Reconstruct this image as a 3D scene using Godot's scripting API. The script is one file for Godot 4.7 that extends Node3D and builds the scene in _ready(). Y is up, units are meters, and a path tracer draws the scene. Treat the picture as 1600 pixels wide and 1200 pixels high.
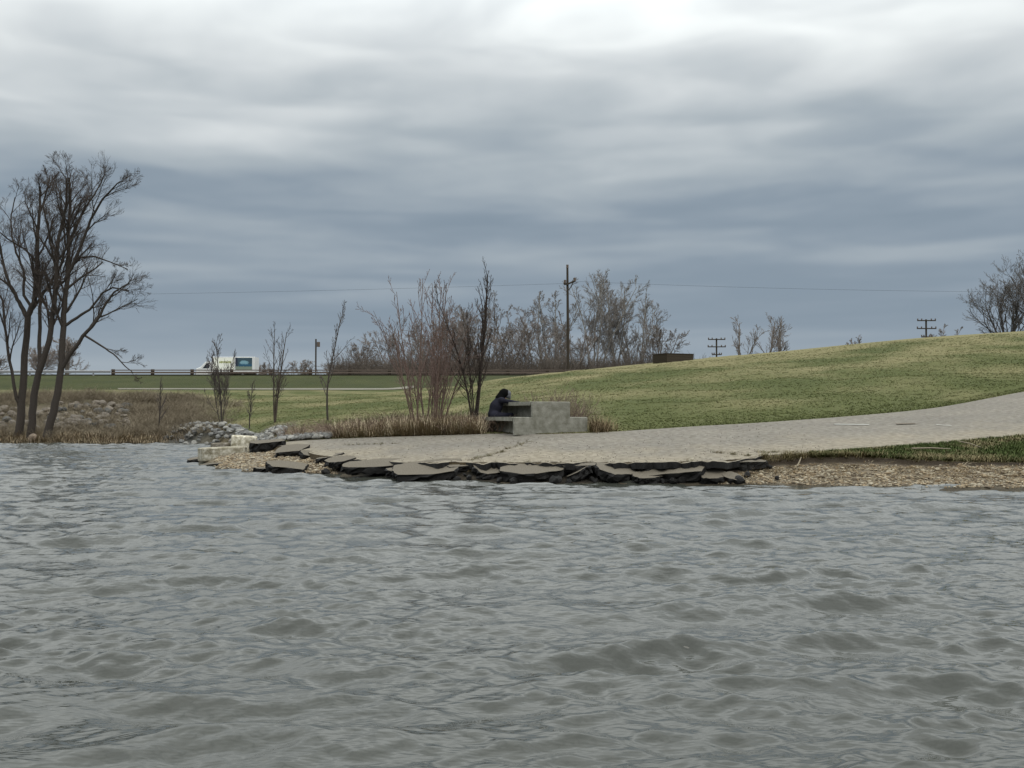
extends Node3D
# World: y up, metres. The camera stands 1.4 m above the water (y = 0) at the origin and looks along -z.

# The lie of the land: for bearings x / -z, fifteen knots of (distance along -z, height): 0 lake bed, 1 water's edge, 2 foot of the bank,
# 3 its crest, 4 and 5 front and back edge of the pavement, 6..10 slope, 11 path or ridge, 12 and 13 the highway, 14 far ground.
const LAND := [
	[-1.2500, 20.00, -0.800, 26.00, -0.800, 28.00, -0.800, 29.00, -0.800, 30.00, -0.800, 34.00, -0.800, 46.50, -0.060, 48.10, 0.300, 55.50, 1.000, 63.50, 2.250, 77.00, 3.000, 100.00, 3.650, 125.00, 5.930, 137.00, 5.950, 420.00, 5.200],
	[-0.6875, 20.00, -0.800, 26.00, -0.800, 28.00, -0.800, 29.00, -0.800, 30.00, -0.800, 34.00, -0.800, 46.50, -0.060, 48.10, 0.300, 55.50, 1.000, 63.50, 2.250, 77.00, 3.000, 100.00, 3.650, 125.00, 5.930, 137.00, 5.950, 420.00, 5.200],
	[-0.5000, 20.00, -0.800, 26.00, -0.800, 28.00, -0.800, 29.00, -0.800, 30.00, -0.800, 34.00, -0.800, 46.70, -0.060, 48.30, 0.300, 55.70, 1.000, 63.70, 2.250, 77.00, 3.000, 100.00, 3.650, 125.00, 5.930, 137.00, 5.950, 420.00, 5.200],
	[-0.4062, 20.00, -0.800, 26.00, -0.800, 28.00, -0.800, 29.00, -0.800, 30.00, -0.800, 34.00, -0.800, 45.90, -0.060, 47.50, 0.300, 54.90, 1.000, 62.90, 2.250, 77.00, 3.000, 100.00, 3.650, 125.00, 5.930, 137.00, 5.950, 420.00, 5.200],
	[-0.3375, 20.00, -0.800, 26.00, -0.800, 28.00, -0.800, 29.00, -0.800, 30.00, -0.800, 34.00, -0.800, 46.60, -0.060, 48.20, 0.300, 55.60, 1.000, 63.60, 2.250, 77.00, 3.000, 100.00, 3.650, 125.00, 5.930, 137.00, 5.950, 420.00, 5.200],
	[-0.3063, 24.00, -0.600, 26.60, -0.150, 28.00, -0.020, 29.00, 0.000, 30.00, -0.100, 32.00, -0.500, 45.40, -0.050, 47.00, 0.500, 54.00, 1.100, 62.00, 2.100, 78.00, 2.900, 100.00, 3.650, 125.00, 5.930, 137.00, 5.950, 420.00, 5.200],
	[-0.2812, 22.50, -0.500, 25.00, 0.000, 26.50, 0.120, 28.50, 0.300, 30.00, 0.280, 32.50, -0.300, 43.30, -0.100, 45.30, 0.500, 52.00, 1.100, 61.00, 1.950, 78.00, 2.800, 100.00, 3.650, 125.00, 5.930, 137.00, 5.950, 420.00, 5.200],
	[-0.2500, 21.50, -0.500, 24.00, 0.000, 26.00, 0.180, 28.20, 0.320, 28.80, 0.330, 31.00, 0.200, 36.00, -0.050, 41.00, 0.450, 48.00, 1.050, 60.00, 1.800, 78.00, 2.700, 100.00, 3.650, 125.00, 5.930, 137.00, 5.950, 420.00, 5.200],
	[-0.2250, 21.50, -0.500, 23.60, 0.000, 25.50, 0.200, 27.80, 0.360, 28.00, 0.490, 29.40, 0.550, 33.00, 0.550, 38.00, 0.900, 48.00, 1.200, 60.00, 1.800, 78.00, 2.650, 100.00, 3.650, 125.00, 5.930, 137.00, 5.950, 420.00, 5.200],
	[-0.1875, 21.00, -0.500, 23.20, 0.000, 24.00, 0.100, 24.60, 0.250, 24.70, 0.381, 28.50, 0.652, 31.00, 0.720, 38.00, 1.000, 48.00, 1.300, 62.00, 1.950, 80.00, 2.750, 100.00, 3.650, 125.00, 5.930, 137.00, 5.950, 420.00, 5.200],
	[-0.1250, 20.00, -0.500, 21.90, 0.000, 22.30, 0.100, 22.45, 0.200, 22.50, 0.345, 27.50, 0.747, 30.00, 0.850, 37.00, 1.080, 48.00, 1.420, 62.00, 2.100, 80.00, 2.850, 100.00, 3.650, 125.00, 5.930, 137.00, 5.950, 420.00, 5.200],
	[-0.0625, 19.00, -0.500, 20.60, 0.000, 20.90, 0.100, 21.05, 0.200, 21.10, 0.385, 26.80, 0.810, 29.00, 0.900, 37.00, 1.150, 48.00, 1.550, 62.00, 2.300, 80.00, 3.150, 92.00, 3.757, 125.00, 5.930, 140.00, 5.930, 420.00, 5.200],
	[-0.0125, 18.40, -0.500, 20.20, 0.000, 20.60, 0.100, 20.85, 0.200, 20.90, 0.390, 26.20, 0.860, 30.03, 1.018, 38.96, 1.511, 51.72, 2.233, 67.67, 3.166, 81.71, 4.012, 90.00, 4.381, 125.00, 5.930, 140.00, 5.930, 420.00, 5.200],
	[0.0312, 18.20, -0.500, 20.00, 0.000, 20.40, 0.100, 20.65, 0.200, 20.70, 0.400, 25.40, 0.870, 29.28, 1.048, 38.32, 1.603, 51.24, 2.415, 67.39, 3.465, 81.60, 4.415, 90.00, 4.831, 125.00, 5.930, 140.00, 5.930, 420.00, 5.200],
	[0.0750, 18.20, -0.500, 20.00, 0.000, 20.40, 0.100, 20.60, 0.200, 20.65, 0.405, 25.60, 0.895, 29.34, 1.086, 38.08, 1.680, 50.56, 2.551, 66.16, 3.675, 79.89, 4.694, 88.00, 5.140, 125.00, 5.930, 140.00, 5.930, 420.00, 5.200],
	[0.1250, 18.20, -0.500, 20.00, 0.000, 20.35, 0.100, 20.55, 0.200, 20.60, 0.410, 26.00, 0.961, 29.60, 1.165, 38.00, 1.798, 50.00, 2.725, 65.00, 3.924, 78.20, 5.010, 86.00, 5.485, 110.00, 5.930, 140.00, 5.930, 420.00, 5.200],
	[0.1875, 18.15, -0.500, 19.95, 0.000, 20.20, 0.100, 20.35, 0.220, 20.40, 0.444, 26.60, 1.060, 30.04, 1.276, 38.08, 1.948, 49.56, 2.933, 63.91, 4.206, 76.54, 5.358, 84.00, 5.862, 110.00, 5.930, 140.00, 5.930, 420.00, 5.200],
	[0.2188, 18.05, -0.500, 19.85, 0.000, 20.40, 0.160, 20.65, 0.280, 20.70, 0.460, 26.90, 1.100, 30.27, 1.322, 38.12, 2.014, 49.34, 3.028, 63.37, 4.338, 75.71, 5.524, 83.00, 6.043, 110.00, 5.743, 140.00, 5.930, 420.00, 5.200],
	[0.2500, 17.95, -0.500, 19.75, 0.000, 20.80, 0.256, 21.00, 0.420, 21.30, 0.521, 27.20, 1.150, 30.49, 1.378, 38.16, 2.087, 49.12, 3.126, 62.82, 4.469, 74.88, 5.685, 82.00, 6.217, 110.00, 5.917, 140.00, 5.930, 420.00, 5.200],
	[0.3375, 17.40, -0.500, 19.20, 0.000, 20.40, 0.342, 20.70, 0.507, 21.80, 0.610, 28.70, 1.320, 31.72, 1.564, 38.76, 2.321, 48.82, 3.431, 61.39, 4.865, 72.46, 6.164, 79.00, 6.732, 110.00, 6.433, 140.00, 5.930, 420.00, 5.200],
	[0.4062, 17.15, -0.500, 18.95, 0.000, 20.10, 0.332, 20.30, 0.448, 22.60, 0.708, 30.70, 1.520, 33.48, 1.770, 39.96, 2.548, 49.22, 3.688, 60.80, 5.161, 70.98, 6.495, 77.00, 7.079, 110.00, 6.779, 140.00, 5.930, 420.00, 5.200],
	[0.5000, 17.00, -0.500, 18.80, 0.000, 19.90, 0.343, 20.10, 0.420, 24.00, 0.875, 35.00, 2.120, 37.40, 2.358, 43.00, 3.097, 51.00, 4.179, 61.00, 5.578, 69.80, 6.846, 75.00, 7.400, 110.00, 7.100, 140.00, 5.930, 420.00, 5.200],
	[0.6250, 16.80, -0.500, 18.60, 0.000, 19.80, 0.350, 20.00, 0.420, 26.50, 1.100, 42.00, 3.200, 43.86, 3.416, 48.20, 4.088, 54.40, 5.072, 62.15, 6.344, 68.97, 7.496, 73.00, 8.000, 110.00, 7.700, 140.00, 5.930, 420.00, 5.200],
	[0.9375, 16.70, -0.500, 18.50, 0.000, 19.70, 0.350, 20.00, 0.450, 31.00, 1.450, 54.00, 5.000, 55.08, 5.167, 57.60, 5.684, 61.20, 6.443, 65.70, 7.423, 69.66, 8.311, 72.00, 8.700, 110.00, 8.400, 140.00, 5.930, 420.00, 5.200],
]
const STEP := 0.0025
var fine := []            # LAND resampled smoothly every STEP
var u_first := 0.0
var taken := {}
var rng := RandomNumberGenerator.new()
var n_soft := FastNoiseLite.new()
var n_fine := FastNoiseLite.new()
var LIMBS_A: Array
var LIMBS_B: Array
var LIMBS_C: Array


class MB:
	var v := PackedVector3Array()
	var n := PackedVector3Array()
	var c := PackedColorArray()
	var t := PackedInt32Array()
	var col := Color(1, 1, 1)

	func face(p: Array) -> void:              # a flat polygon, counter-clockwise seen from outside
		var nn: Vector3 = (p[1] - p[0]).cross(p[2] - p[0]).normalized()
		var b := v.size()
		for q in p:
			v.append(q)
			n.append(nn)
			c.append(col)
		for i in range(1, p.size() - 1):
			t.append_array([b, b + i + 1, b + i])

	func box(lo: Vector3, hi: Vector3) -> void:
		var p := []
		for i in 8:
			p.append(Vector3(hi.x if i & 1 else lo.x, hi.y if i & 2 else lo.y, hi.z if i & 4 else lo.z))
		for q in [[0, 2, 3, 1], [4, 5, 7, 6], [0, 4, 6, 2], [1, 3, 7, 5], [2, 6, 7, 3], [0, 1, 5, 4]]:
			face([p[q[0]], p[q[1]], p[q[2]], p[q[3]]])

	# A polygon (counter-clockwise in its own x, y) drawn out along its own z from 0 to h, with bevelled rims; under keeps other faces apart.
	func prism(poly: PackedVector2Array, h: float, bevel: float, xf: Transform3D, sides: MB = null) -> void:
		var m := poly.size()
		var inner := PackedVector2Array()
		for i in m:
			var e0 := (poly[i] - poly[(i + m - 1) % m]).normalized()
			var e1 := (poly[(i + 1) % m] - poly[i]).normalized()
			var nn := Vector2(-e0.y - e1.y, e0.x + e1.x).normalized()
			inner.append(poly[i] + nn * bevel)
		var rings := [[inner, 0.0], [poly, bevel], [poly, h - bevel], [inner, h]]
		var s := sides if sides else self
		for r in 3:
			for i in m:
				var j := (i + 1) % m
				var a: Vector2 = rings[r][0][i]
				var b: Vector2 = rings[r][0][j]
				var d: Vector2 = rings[r + 1][0][i]
				var e: Vector2 = rings[r + 1][0][j]
				var z0: float = rings[r][1]
				var z1: float = rings[r + 1][1]
				(self if r == 2 else s).face([xf * Vector3(a.x, a.y, z0), xf * Vector3(b.x, b.y, z0), xf * Vector3(e.x, e.y, z1), xf * Vector3(d.x, d.y, z1)])
		var tri := Geometry2D.triangulate_polygon(inner)
		for i in range(0, tri.size(), 3):
			var q := [inner[tri[i]], inner[tri[i + 1]], inner[tri[i + 2]]]
			if (q[1] - q[0]).cross(q[2] - q[0]) < 0:
				q = [q[0], q[2], q[1]]
			face([xf * Vector3(q[0].x, q[0].y, h), xf * Vector3(q[1].x, q[1].y, h), xf * Vector3(q[2].x, q[2].y, h)])
			s.face([xf * Vector3(q[0].x, q[0].y, 0), xf * Vector3(q[2].x, q[2].y, 0), xf * Vector3(q[1].x, q[1].y, 0)])

	func tube(p: PackedVector3Array, r: PackedFloat32Array, sides: int) -> void:
		var b := v.size()
		var m := p.size()
		var d := (p[1] - p[0]).normalized()
		var x := d.cross(Vector3(0.31, 0.2, 0.93)).normalized()
		for i in m:
			d = (p[mini(i + 1, m - 1)] - p[maxi(i - 1, 0)]).normalized()
			x = (x - d * x.dot(d)).normalized()
			var y := d.cross(x)
			for k in sides:
				var a := TAU * k / sides
				var o := x * cos(a) + y * sin(a)
				v.append(p[i] + o * r[i])
				n.append(o)
				c.append(col)
		for i in m - 1:
			for k in sides:
				var k2 := (k + 1) % sides
				var a := b + i * sides + k
				var e := b + i * sides + k2
				t.append_array([a, a + sides, e + sides, a, e + sides, e])

	func disc(centre: Vector3, axis: Vector3, r: float, h: float, sides := 16) -> void:    # a short solid cylinder about axis
		var x := axis.cross(Vector3(0.3, 0.8, 0.1)).normalized()
		var y := axis.cross(x)
		var top := []
		var bot := []
		for k in sides:
			var o := (x * cos(TAU * k / sides) + y * sin(TAU * k / sides)) * r
			top.append(centre + axis * h * 0.5 + o)
			bot.append(centre - axis * h * 0.5 + o)
		for k in sides:
			face([bot[k], bot[(k + 1) % sides], top[(k + 1) % sides], top[k]])
		face(top)
		bot.reverse()
		face(bot)

	func mesh(m: Material, into: ArrayMesh = null) -> ArrayMesh:
		var a := []
		a.resize(Mesh.ARRAY_MAX)
		a[Mesh.ARRAY_VERTEX] = v
		a[Mesh.ARRAY_NORMAL] = n
		a[Mesh.ARRAY_COLOR] = c
		a[Mesh.ARRAY_INDEX] = t
		var am := into if into else ArrayMesh.new()
		am.add_surface_from_arrays(Mesh.PRIMITIVE_TRIANGLES, a)
		am.surface_set_material(am.get_surface_count() - 1, m)
		return am


# ---------------------------------------------------------------- naming
func numbered(s: String) -> String:
	if not taken.has(s):
		taken[s] = 0
		return s
	taken[s] += 1
	return "%s_%03d" % [s, taken[s]]


func tag(o: Node3D, label: String, category: String, group := "", kind := "") -> Node3D:
	if label: o.set_meta("label", label)
	if category: o.set_meta("category", category)
	if group: o.set_meta("group", group)
	if kind: o.set_meta("kind", kind)
	return o


func thing(called: String, label: String, category: String, at: Vector3, turn := 0.0, group := "") -> Node3D:
	var o := Node3D.new()
	o.name = numbered(called)
	add_child(o)
	o.position = at
	o.rotation.y = turn
	return tag(o, label, category, group)


func obj(called: String, mesh: Mesh, parent: Node3D = null) -> MeshInstance3D:
	var o := MeshInstance3D.new()
	o.mesh = mesh
	if parent:
		o.name = called
		parent.add_child(o, true)
		var same := 0
		for k in parent.get_children():
			if k != o and k.get_meta("base", "") == called: same += 1
		o.set_meta("base", called)
		if same: o.name = "%s_%03d" % [called, same]
	else:
		o.name = numbered(called)
		add_child(o)
	return o


func struct(called: String, mesh: Mesh, label := "", category := "") -> MeshInstance3D:
	var o := obj(called, mesh)
	tag(o, label, category, "", "structure")
	return o


func scatter(called: String, mesh: Mesh, label: String, category: String, places: Array, tints: Array) -> void:
	var mm := MultiMesh.new()
	mm.transform_format = MultiMesh.TRANSFORM_3D
	mm.use_colors = true
	mm.mesh = mesh
	mm.instance_count = places.size()
	for i in places.size():
		mm.set_instance_transform(i, places[i])
		mm.set_instance_color(i, tints[i])
	var o := MultiMeshInstance3D.new()
	o.multimesh = mm
	o.name = numbered(called)
	add_child(o)
	tag(o, label, category, "", "stuff")


# ---------------------------------------------------------------- materials
func noise_tex(seed_: int, freq: float, lo: Color, hi: Color, octaves := 4, size := 512, kind := FastNoiseLite.TYPE_SIMPLEX_SMOOTH) -> NoiseTexture2D:
	var f := FastNoiseLite.new()
	f.seed = seed_
	f.frequency = freq
	f.noise_type = kind
	f.fractal_octaves = octaves
	f.fractal_gain = 0.6
	var t := NoiseTexture2D.new()
	t.width = size
	t.height = size
	t.seamless = true
	t.noise = f
	var g := Gradient.new()
	g.set_color(0, lo)
	g.set_color(1, hi)
	g.set_offset(0, 0.2)
	g.set_offset(1, 0.8)
	t.color_ramp = g
	return t


func bump_tex(seed_: int, freq: float, strength: float, octaves := 4, size := 512) -> NoiseTexture2D:
	var t := noise_tex(seed_, freq, Color.BLACK, Color.WHITE, octaves, size)
	t.color_ramp = null
	t.as_normal_map = true
	t.bump_strength = strength
	return t


func mat(lin: Color, rough := 0.85, spec := 0.4, albedo: Texture2D = null, bump: Texture2D = null, scale := Vector3.ONE, depth := 1.0) -> StandardMaterial3D:
	var m := StandardMaterial3D.new()
	m.albedo_color = (lin * 0.92).linear_to_srgb()      # the tints in this script are relative; this brings them to real base colours
	m.albedo_color.a = 1.0
	m.roughness = rough
	m.metallic_specular = spec
	m.vertex_color_use_as_albedo = true
	m.uv1_triplanar = true
	m.uv1_world_triplanar = true
	m.uv1_scale = scale
	m.albedo_texture = albedo
	if bump:
		m.normal_enabled = true
		m.normal_texture = bump
		m.normal_scale = depth
	return m


# ---------------------------------------------------------------- land
func slope_at(a: float, b: float) -> float:       # keeps the curve from overshooting
	return 0.0 if a * b <= 0.0 else 2.0 * a * b / (a + b)


func make_fine() -> void:
	u_first = LAND[0][0]
	var last: int = LAND.size() - 1
	var n: int = int((LAND[last][0] - u_first) / STEP) + 1
	var m := []
	for i in LAND.size():
		var row := PackedFloat32Array()
		for k in range(1, 31):
			if i == 0 or i == last:
				row.append(0.0)
			else:
				var ha: float = LAND[i][0] - LAND[i - 1][0]
				var hb: float = LAND[i + 1][0] - LAND[i][0]
				row.append(slope_at((LAND[i][k] - LAND[i - 1][k]) / ha, (LAND[i + 1][k] - LAND[i][k]) / hb))
		m.append(row)
	var seg := 0
	for j in n:
		var u := u_first + j * STEP
		while seg < last - 1 and u > LAND[seg + 1][0]:
			seg += 1
		var h: float = LAND[seg + 1][0] - LAND[seg][0]
		var t := clampf((u - LAND[seg][0]) / h, 0.0, 1.0)
		var t2 := t * t
		var t3 := t2 * t
		var row := PackedFloat32Array()
		for k in range(1, 31):
			row.append((2 * t3 - 3 * t2 + 1) * LAND[seg][k] + (t3 - 2 * t2 + t) * h * m[seg][k - 1] + (3 * t2 - 2 * t3) * LAND[seg + 1][k] + (t3 - t2) * h * m[seg + 1][k - 1])
		fine.append(row)


func knots(u: float) -> PackedFloat32Array:
	var f := clampf((u - u_first) / STEP, 0.0, fine.size() - 1.001)
	var i := int(f)
	f -= i
	var a: PackedFloat32Array = fine[i]
	var b: PackedFloat32Array = fine[i + 1]
	var o := PackedFloat32Array()
	o.resize(30)
	for k in 30:
		o[k] = a[k] + (b[k] - a[k]) * f
	return o


func h_at(x: float, z: float) -> float:
	var d := -z
	var k := knots(x / d)
	var i := 0
	while i < 13 and d > k[2 * i + 2]:
		i += 1
	var t := clampf((d - k[2 * i]) / (k[2 * i + 2] - k[2 * i]), 0.0, 1.0)
	return k[2 * i + 1] + (k[2 * i + 3] - k[2 * i + 1]) * t + rough_at(x, z, i + t)


func rough_at(x: float, z: float, k: float) -> float:
	if k <= 0.01 or k >= 13.9: return 0.0
	if k <= 3.0: return n_fine.get_noise_2d(x * 30.0, z * 30.0) * 0.03
	if k <= 5.0: return 0.0
	if k < 6.0: return n_fine.get_noise_2d(x * 6.0, z * 6.0) * 0.05 * (k - 5.0)
	if k <= 11.0: return (n_fine.get_noise_2d(x * 6.0, z * 6.0) * 0.05 + n_soft.get_noise_2d(x * 1.5, z * 1.5) * 0.16) * minf(1.0, (11.0 - k) * 2.0)
	return 0.0


func on(x: float, z: float) -> Vector3:
	return Vector3(x, h_at(x, z), z)


func strip(called: String, k0: int, k1: int, u0: float, u1: float, rows: Array, tint: Callable, m: Material, label: String, category: String, every := 1) -> MeshInstance3D:
	var b := MB.new()
	var j0 := int(round((u0 - u_first) / STEP))
	var j1 := int(round((u1 - u_first) / STEP))
	var per := 0
	for j in range(j0, j1 + 1, every):
		var row: PackedFloat32Array = fine[mini(j, fine.size() - 1)]
		var u := u_first + j * STEP
		per = 0
		for k in range(k0, k1):
			var steps: int = rows[k - k0]
			for s in range(0 if k == k0 else 1, steps + 1):
				var t := float(s) / steps
				var d := lerpf(row[2 * k], row[2 * k + 2], t)
				var p := Vector3(u * d, lerpf(row[2 * k + 1], row[2 * k + 3], t), -d)
				p.y += rough_at(p.x, p.z, k + t)
				b.v.append(p)
				b.c.append(tint.call(p, u, k + t))
				per += 1
	var cols := b.v.size() / per
	b.n.resize(b.v.size())
	for j in cols:
		for i in per:
			var a := b.v[j * per + mini(i + 1, per - 1)] - b.v[j * per + maxi(i - 1, 0)]
			var e := b.v[mini(j + 1, cols - 1) * per + i] - b.v[maxi(j - 1, 0) * per + i]
			b.n[j * per + i] = e.cross(a).normalized()
	for j in cols - 1:
		for i in per - 1:
			var q := j * per + i
			b.t.append_array([q, q + 1, q + per + 1, q, q + per + 1, q + per])
	return struct(called, b.mesh(m), label, category)


# ---------------------------------------------------------------- plants
func sway(d: Vector3, a: float) -> Vector3:
	return (d + Vector3(rng.randfn() * a, rng.randfn() * a, rng.randfn() * a)).normalized()


func off_axis(d: Vector3, angle: float) -> Vector3:
	var x := d.cross(Vector3(rng.randfn(), rng.randfn(), rng.randfn())).normalized()
	return (d * cos(angle) + x * sin(angle)).normalized()


# One limb and all that grows from it. k: wiggle, rise (bending upward), spread, ratio, kids, levels, thin (least radius).
func limb(into: Array, p: Vector3, d: Vector3, length: float, r: float, lvl: int, k: Dictionary) -> void:
	var segs: int = [7, 5, 3, 2, 1, 1][mini(lvl, 5)]
	var pts := PackedVector3Array([p])
	var rad := PackedFloat32Array([r])
	var tip: float = maxf(k.thin, r * (0.25 if lvl == 0 else 0.4))
	for i in segs:
		d = sway(d, k.wiggle * (1.0 if lvl else 0.5))
		d = (d + Vector3.UP * k.rise * (1.0 if lvl else 0.3)).normalized()
		p += d * length / segs
		pts.append(p)
		rad.append(lerpf(r, tip, (i + 1.0) / segs))
	limb_along(into, pts, rad, length, lvl, k)


func limb_along(into: Array, pts: PackedVector3Array, rad: PackedFloat32Array, length: float, lvl: int, k: Dictionary) -> void:
	var b: MB = into[0] if lvl <= k.get("wood", 1) else into[1]
	b.tube(pts, rad, [8, 5, 3, 3, 3, 3][mini(lvl, 5)])
	if lvl >= k.levels: return
	var n: int = k.kids[mini(lvl, k.kids.size() - 1)]
	var first: float = k.get("bare", 0.25) if lvl == 0 else 0.2
	for i in n:
		var t := first + (1.0 - first) * (i + rng.randf() * 0.9) / n
		var f := t * (pts.size() - 1)
		var s := mini(int(f), pts.size() - 2)
		var at := pts[s].lerp(pts[s + 1], f - s)
		var along := (pts[s + 1] - pts[s]).normalized()
		var r := lerpf(rad[s], rad[s + 1], f - s)
		var out := off_axis(along, k.spread * rng.randf_range(0.6, 1.25))
		var l: float = length * k.ratio * (1.1 - (0.75 if lvl == 0 else 0.55) * t) * rng.randf_range(0.65, 1.2)
		if lvl == 0 and k.has("reach"): l = k.reach * rng.randf_range(0.6, 1.1) * (0.35 + 0.65 * sin(PI * clampf(0.12 + 0.78 * t, 0.0, 1.0))) * k.get("top", 1.0 - 0.25 * t)
		limb(into, at, out, l, maxf(k.thin, r * rng.randf_range(0.45, 0.65)), lvl + 1, k)


func plant(called: String, label: String, category: String, at: Vector3, h: float, stems: Array, k: Dictionary, seed_: int, bark: Material, group := "") -> Node3D:
	rng.seed = seed_
	var o := thing(called, label, category, at, 0.0, group)
	var into := [MB.new(), MB.new()]
	into[0].col = k.get("wood_tint", Color(0.1, 0.09, 0.08))
	into[1].col = k.get("twig_tint", Color(0.12, 0.1, 0.09))
	for s in stems:           # [tilt from upright, bearing, share of the height, radius, foot offset]
		var d := Vector3(sin(s[0]) * cos(s[1]), cos(s[0]), sin(s[0]) * sin(s[1]))
		var off: float = s[4] if s.size() > 4 else 0.0
		limb(into, Vector3(cos(s[1]) * off, -0.08, sin(s[1]) * off), d, h * s[2], s[3], 0, k)
	obj("trunk" if stems.size() == 1 else "stems", into[0].mesh(bark), o)
	if into[1].v.size(): obj("crown", into[1].mesh(bark), o)
	return o


func drawn_tree(called: String, label: String, at: Vector3, limbs: Array, seed_: int, bark: Material, k: Dictionary) -> void:
	rng.seed = seed_
	var o := thing(called, label, "tree", at)
	var into := [MB.new(), MB.new()]
	into[0].col = Color(0.105, 0.09, 0.075)
	into[1].col = Color(0.15, 0.125, 0.108)
	var built := PackedVector3Array()
	for l in limbs:
		var pts := PackedVector3Array()
		var rad := PackedFloat32Array()
		var src: Array = l[2]
		var depth := rng.randf_range(-0.5, 0.5)
		var z: float = 0.0
		var length := 0.0
		var near := 0.4                          # a limb starts at the depth of the one it grows from
		for e in built:
			var gap := Vector2(e.x, e.y / 0.93).distance_to(src[0])
			if gap < near:
				near = gap
				z = e.z
		for i in src.size() - 1:
			for s in 3:
				var t := s / 3.0
				var q: Vector2 = src[i].lerp(src[i + 1], t)
				q.y *= 0.93
				z += depth * 0.12
				pts.append(Vector3(q.x + rng.randf_range(-0.03, 0.03), q.y, z))
				rad.append(lerpf(l[0], l[1], (i + t) / (src.size() - 1)) * 0.85)
			length += src[i].distance_to(src[i + 1])
		pts.append(Vector3(src[-1].x, src[-1].y * 0.93, z))
		rad.append(l[1])
		built.append_array(pts)
		if pts[0].y < 0.2: rad[0] *= 1.25
		var kk := k.duplicate()
		kk.bare = 0.38 if pts[0].y < 0.2 else 0.3
		kk.kids = [int(length * 1.25)] + k.kids
		kk.reach = 2.7 if length > 5.0 else (1.25 if l[0] < 0.12 else 1.6)
		limb_along(into, pts, rad, length, 0, kk)
	obj("trunk", into[0].mesh(bark), o)
	obj("crown", into[1].mesh(bark), o)


func tuft_mesh(seed_: int, blades: int, height: float, spread: float, width: float, m: Material) -> ArrayMesh:
	rng.seed = seed_
	var b := MB.new()
	for i in blades:
		var a := rng.randf() * TAU
		var foot := Vector3(cos(a), 0, sin(a)) * spread * rng.randf()
		var h := height * rng.randf_range(0.5, 1.1)
		var lean := Vector3(cos(a), 0, sin(a)) * h * rng.randf_range(0.05, 0.55) + Vector3(rng.randfn(), 0, rng.randfn()) * h * 0.1
		var side := Vector3(cos(a + 1.3), 0, sin(a + 1.3)) * width * 0.5
		var mid := foot + lean * 0.35 + Vector3.UP * h * 0.6
		var q := b.v.size()
		b.v.append_array([foot - side, foot + side, mid - side * 0.7, mid + side * 0.7, foot + lean + Vector3.UP * h])
		for j in 5:
			b.n.append((Vector3.UP + Vector3(cos(a), 0, sin(a)) * 0.5).normalized())
			b.c.append(Color(1, 1, 1) * rng.randf_range(0.85, 1.1))
		b.t.append_array([q, q + 2, q + 1, q + 1, q + 2, q + 3, q + 2, q + 4, q + 3])
	return b.mesh(m)


func brush_mesh(seed_: int, twigs: int, height: float, spread: float, thick: float, m: Material) -> ArrayMesh:
	rng.seed = seed_
	var into := [MB.new(), MB.new()]
	var k := {"wiggle": 0.2, "rise": 0.02, "spread": 0.7, "ratio": 0.5, "kids": [4, 2], "levels": 1, "thin": thick * 0.5, "wood": 9, "bare": 0.3}
	for i in twigs:
		var a := rng.randf() * TAU
		var d := Vector3(cos(a) * 0.5, 1.0, sin(a) * 0.5) + Vector3(rng.randfn(), 0, rng.randfn()) * 0.25
		var p := Vector3(cos(a), 0, sin(a)) * spread * sqrt(rng.randf())
		var pts := PackedVector3Array([p])
		var h := height * rng.randf_range(0.5, 1.1)
		d = d.normalized()
		for s in 3:
			d = sway(d, 0.18)
			p += d * h / 3.0
			pts.append(p)
		limb_along(into, pts, PackedFloat32Array([thick, thick * 0.8, thick * 0.6, thick * 0.4]), h, 2, {"wiggle": 0.2, "rise": 0.02, "spread": 0.6, "ratio": 0.55, "kids": [4], "levels": 3, "thin": thick * 0.4, "wood": 9})
	return into[0].mesh(m)


# ---------------------------------------------------------------- stones
func rock_mesh(seed_: int, size: Vector3, m: Material, chop := 6) -> ArrayMesh:
	var g := RandomNumberGenerator.new()
	g.seed = seed_
	var s := SphereMesh.new()
	s.radial_segments = 9
	s.rings = 5
	s.radius = 0.5
	s.height = 1.0
	var arr := s.get_mesh_arrays()
	var pv: PackedVector3Array = arr[Mesh.ARRAY_VERTEX]
	var idx: PackedInt32Array = arr[Mesh.ARRAY_INDEX]
	var cuts := []
	for i in chop + 5:
		cuts.append([Vector3(g.randfn(), g.randfn(), g.randfn()).normalized(), g.randf_range(0.27, 0.42)])
	var w := PackedVector3Array()
	for p in pv:
		var q := p
		for cut in cuts:
			var over: float = q.dot(cut[0]) - cut[1]
			if over > 0.0: q -= cut[0] * over
		w.append(q * size)
	var b := MB.new()
	for i in range(0, idx.size(), 3):
		var a := w[idx[i]]
		var e := w[idx[i + 2]]
		var d := w[idx[i + 1]]
		if (e - a).cross(d - a).length() > 1e-7:
			b.face([a, e, d])
	return b.mesh(m)


func slab_poly(w: float, l: float, seed_: int, n := 11) -> PackedVector2Array:     # a broken-off plate, w across and l deep, with angular corners
	var g := RandomNumberGenerator.new()
	g.seed = seed_
	var p := PackedVector2Array()
	for i in n:
		var a := TAU * (i + g.randf_range(-0.3, 0.3)) / n
		var c := cos(a)
		var s := sin(a)
		var k := pow(pow(absf(c), 5.0) + pow(absf(s), 5.0), -0.2) * g.randf_range(0.78, 1.06)
		p.append(Vector2(c * k * w * 0.5, s * k * l * 0.5))
	return p


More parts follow.
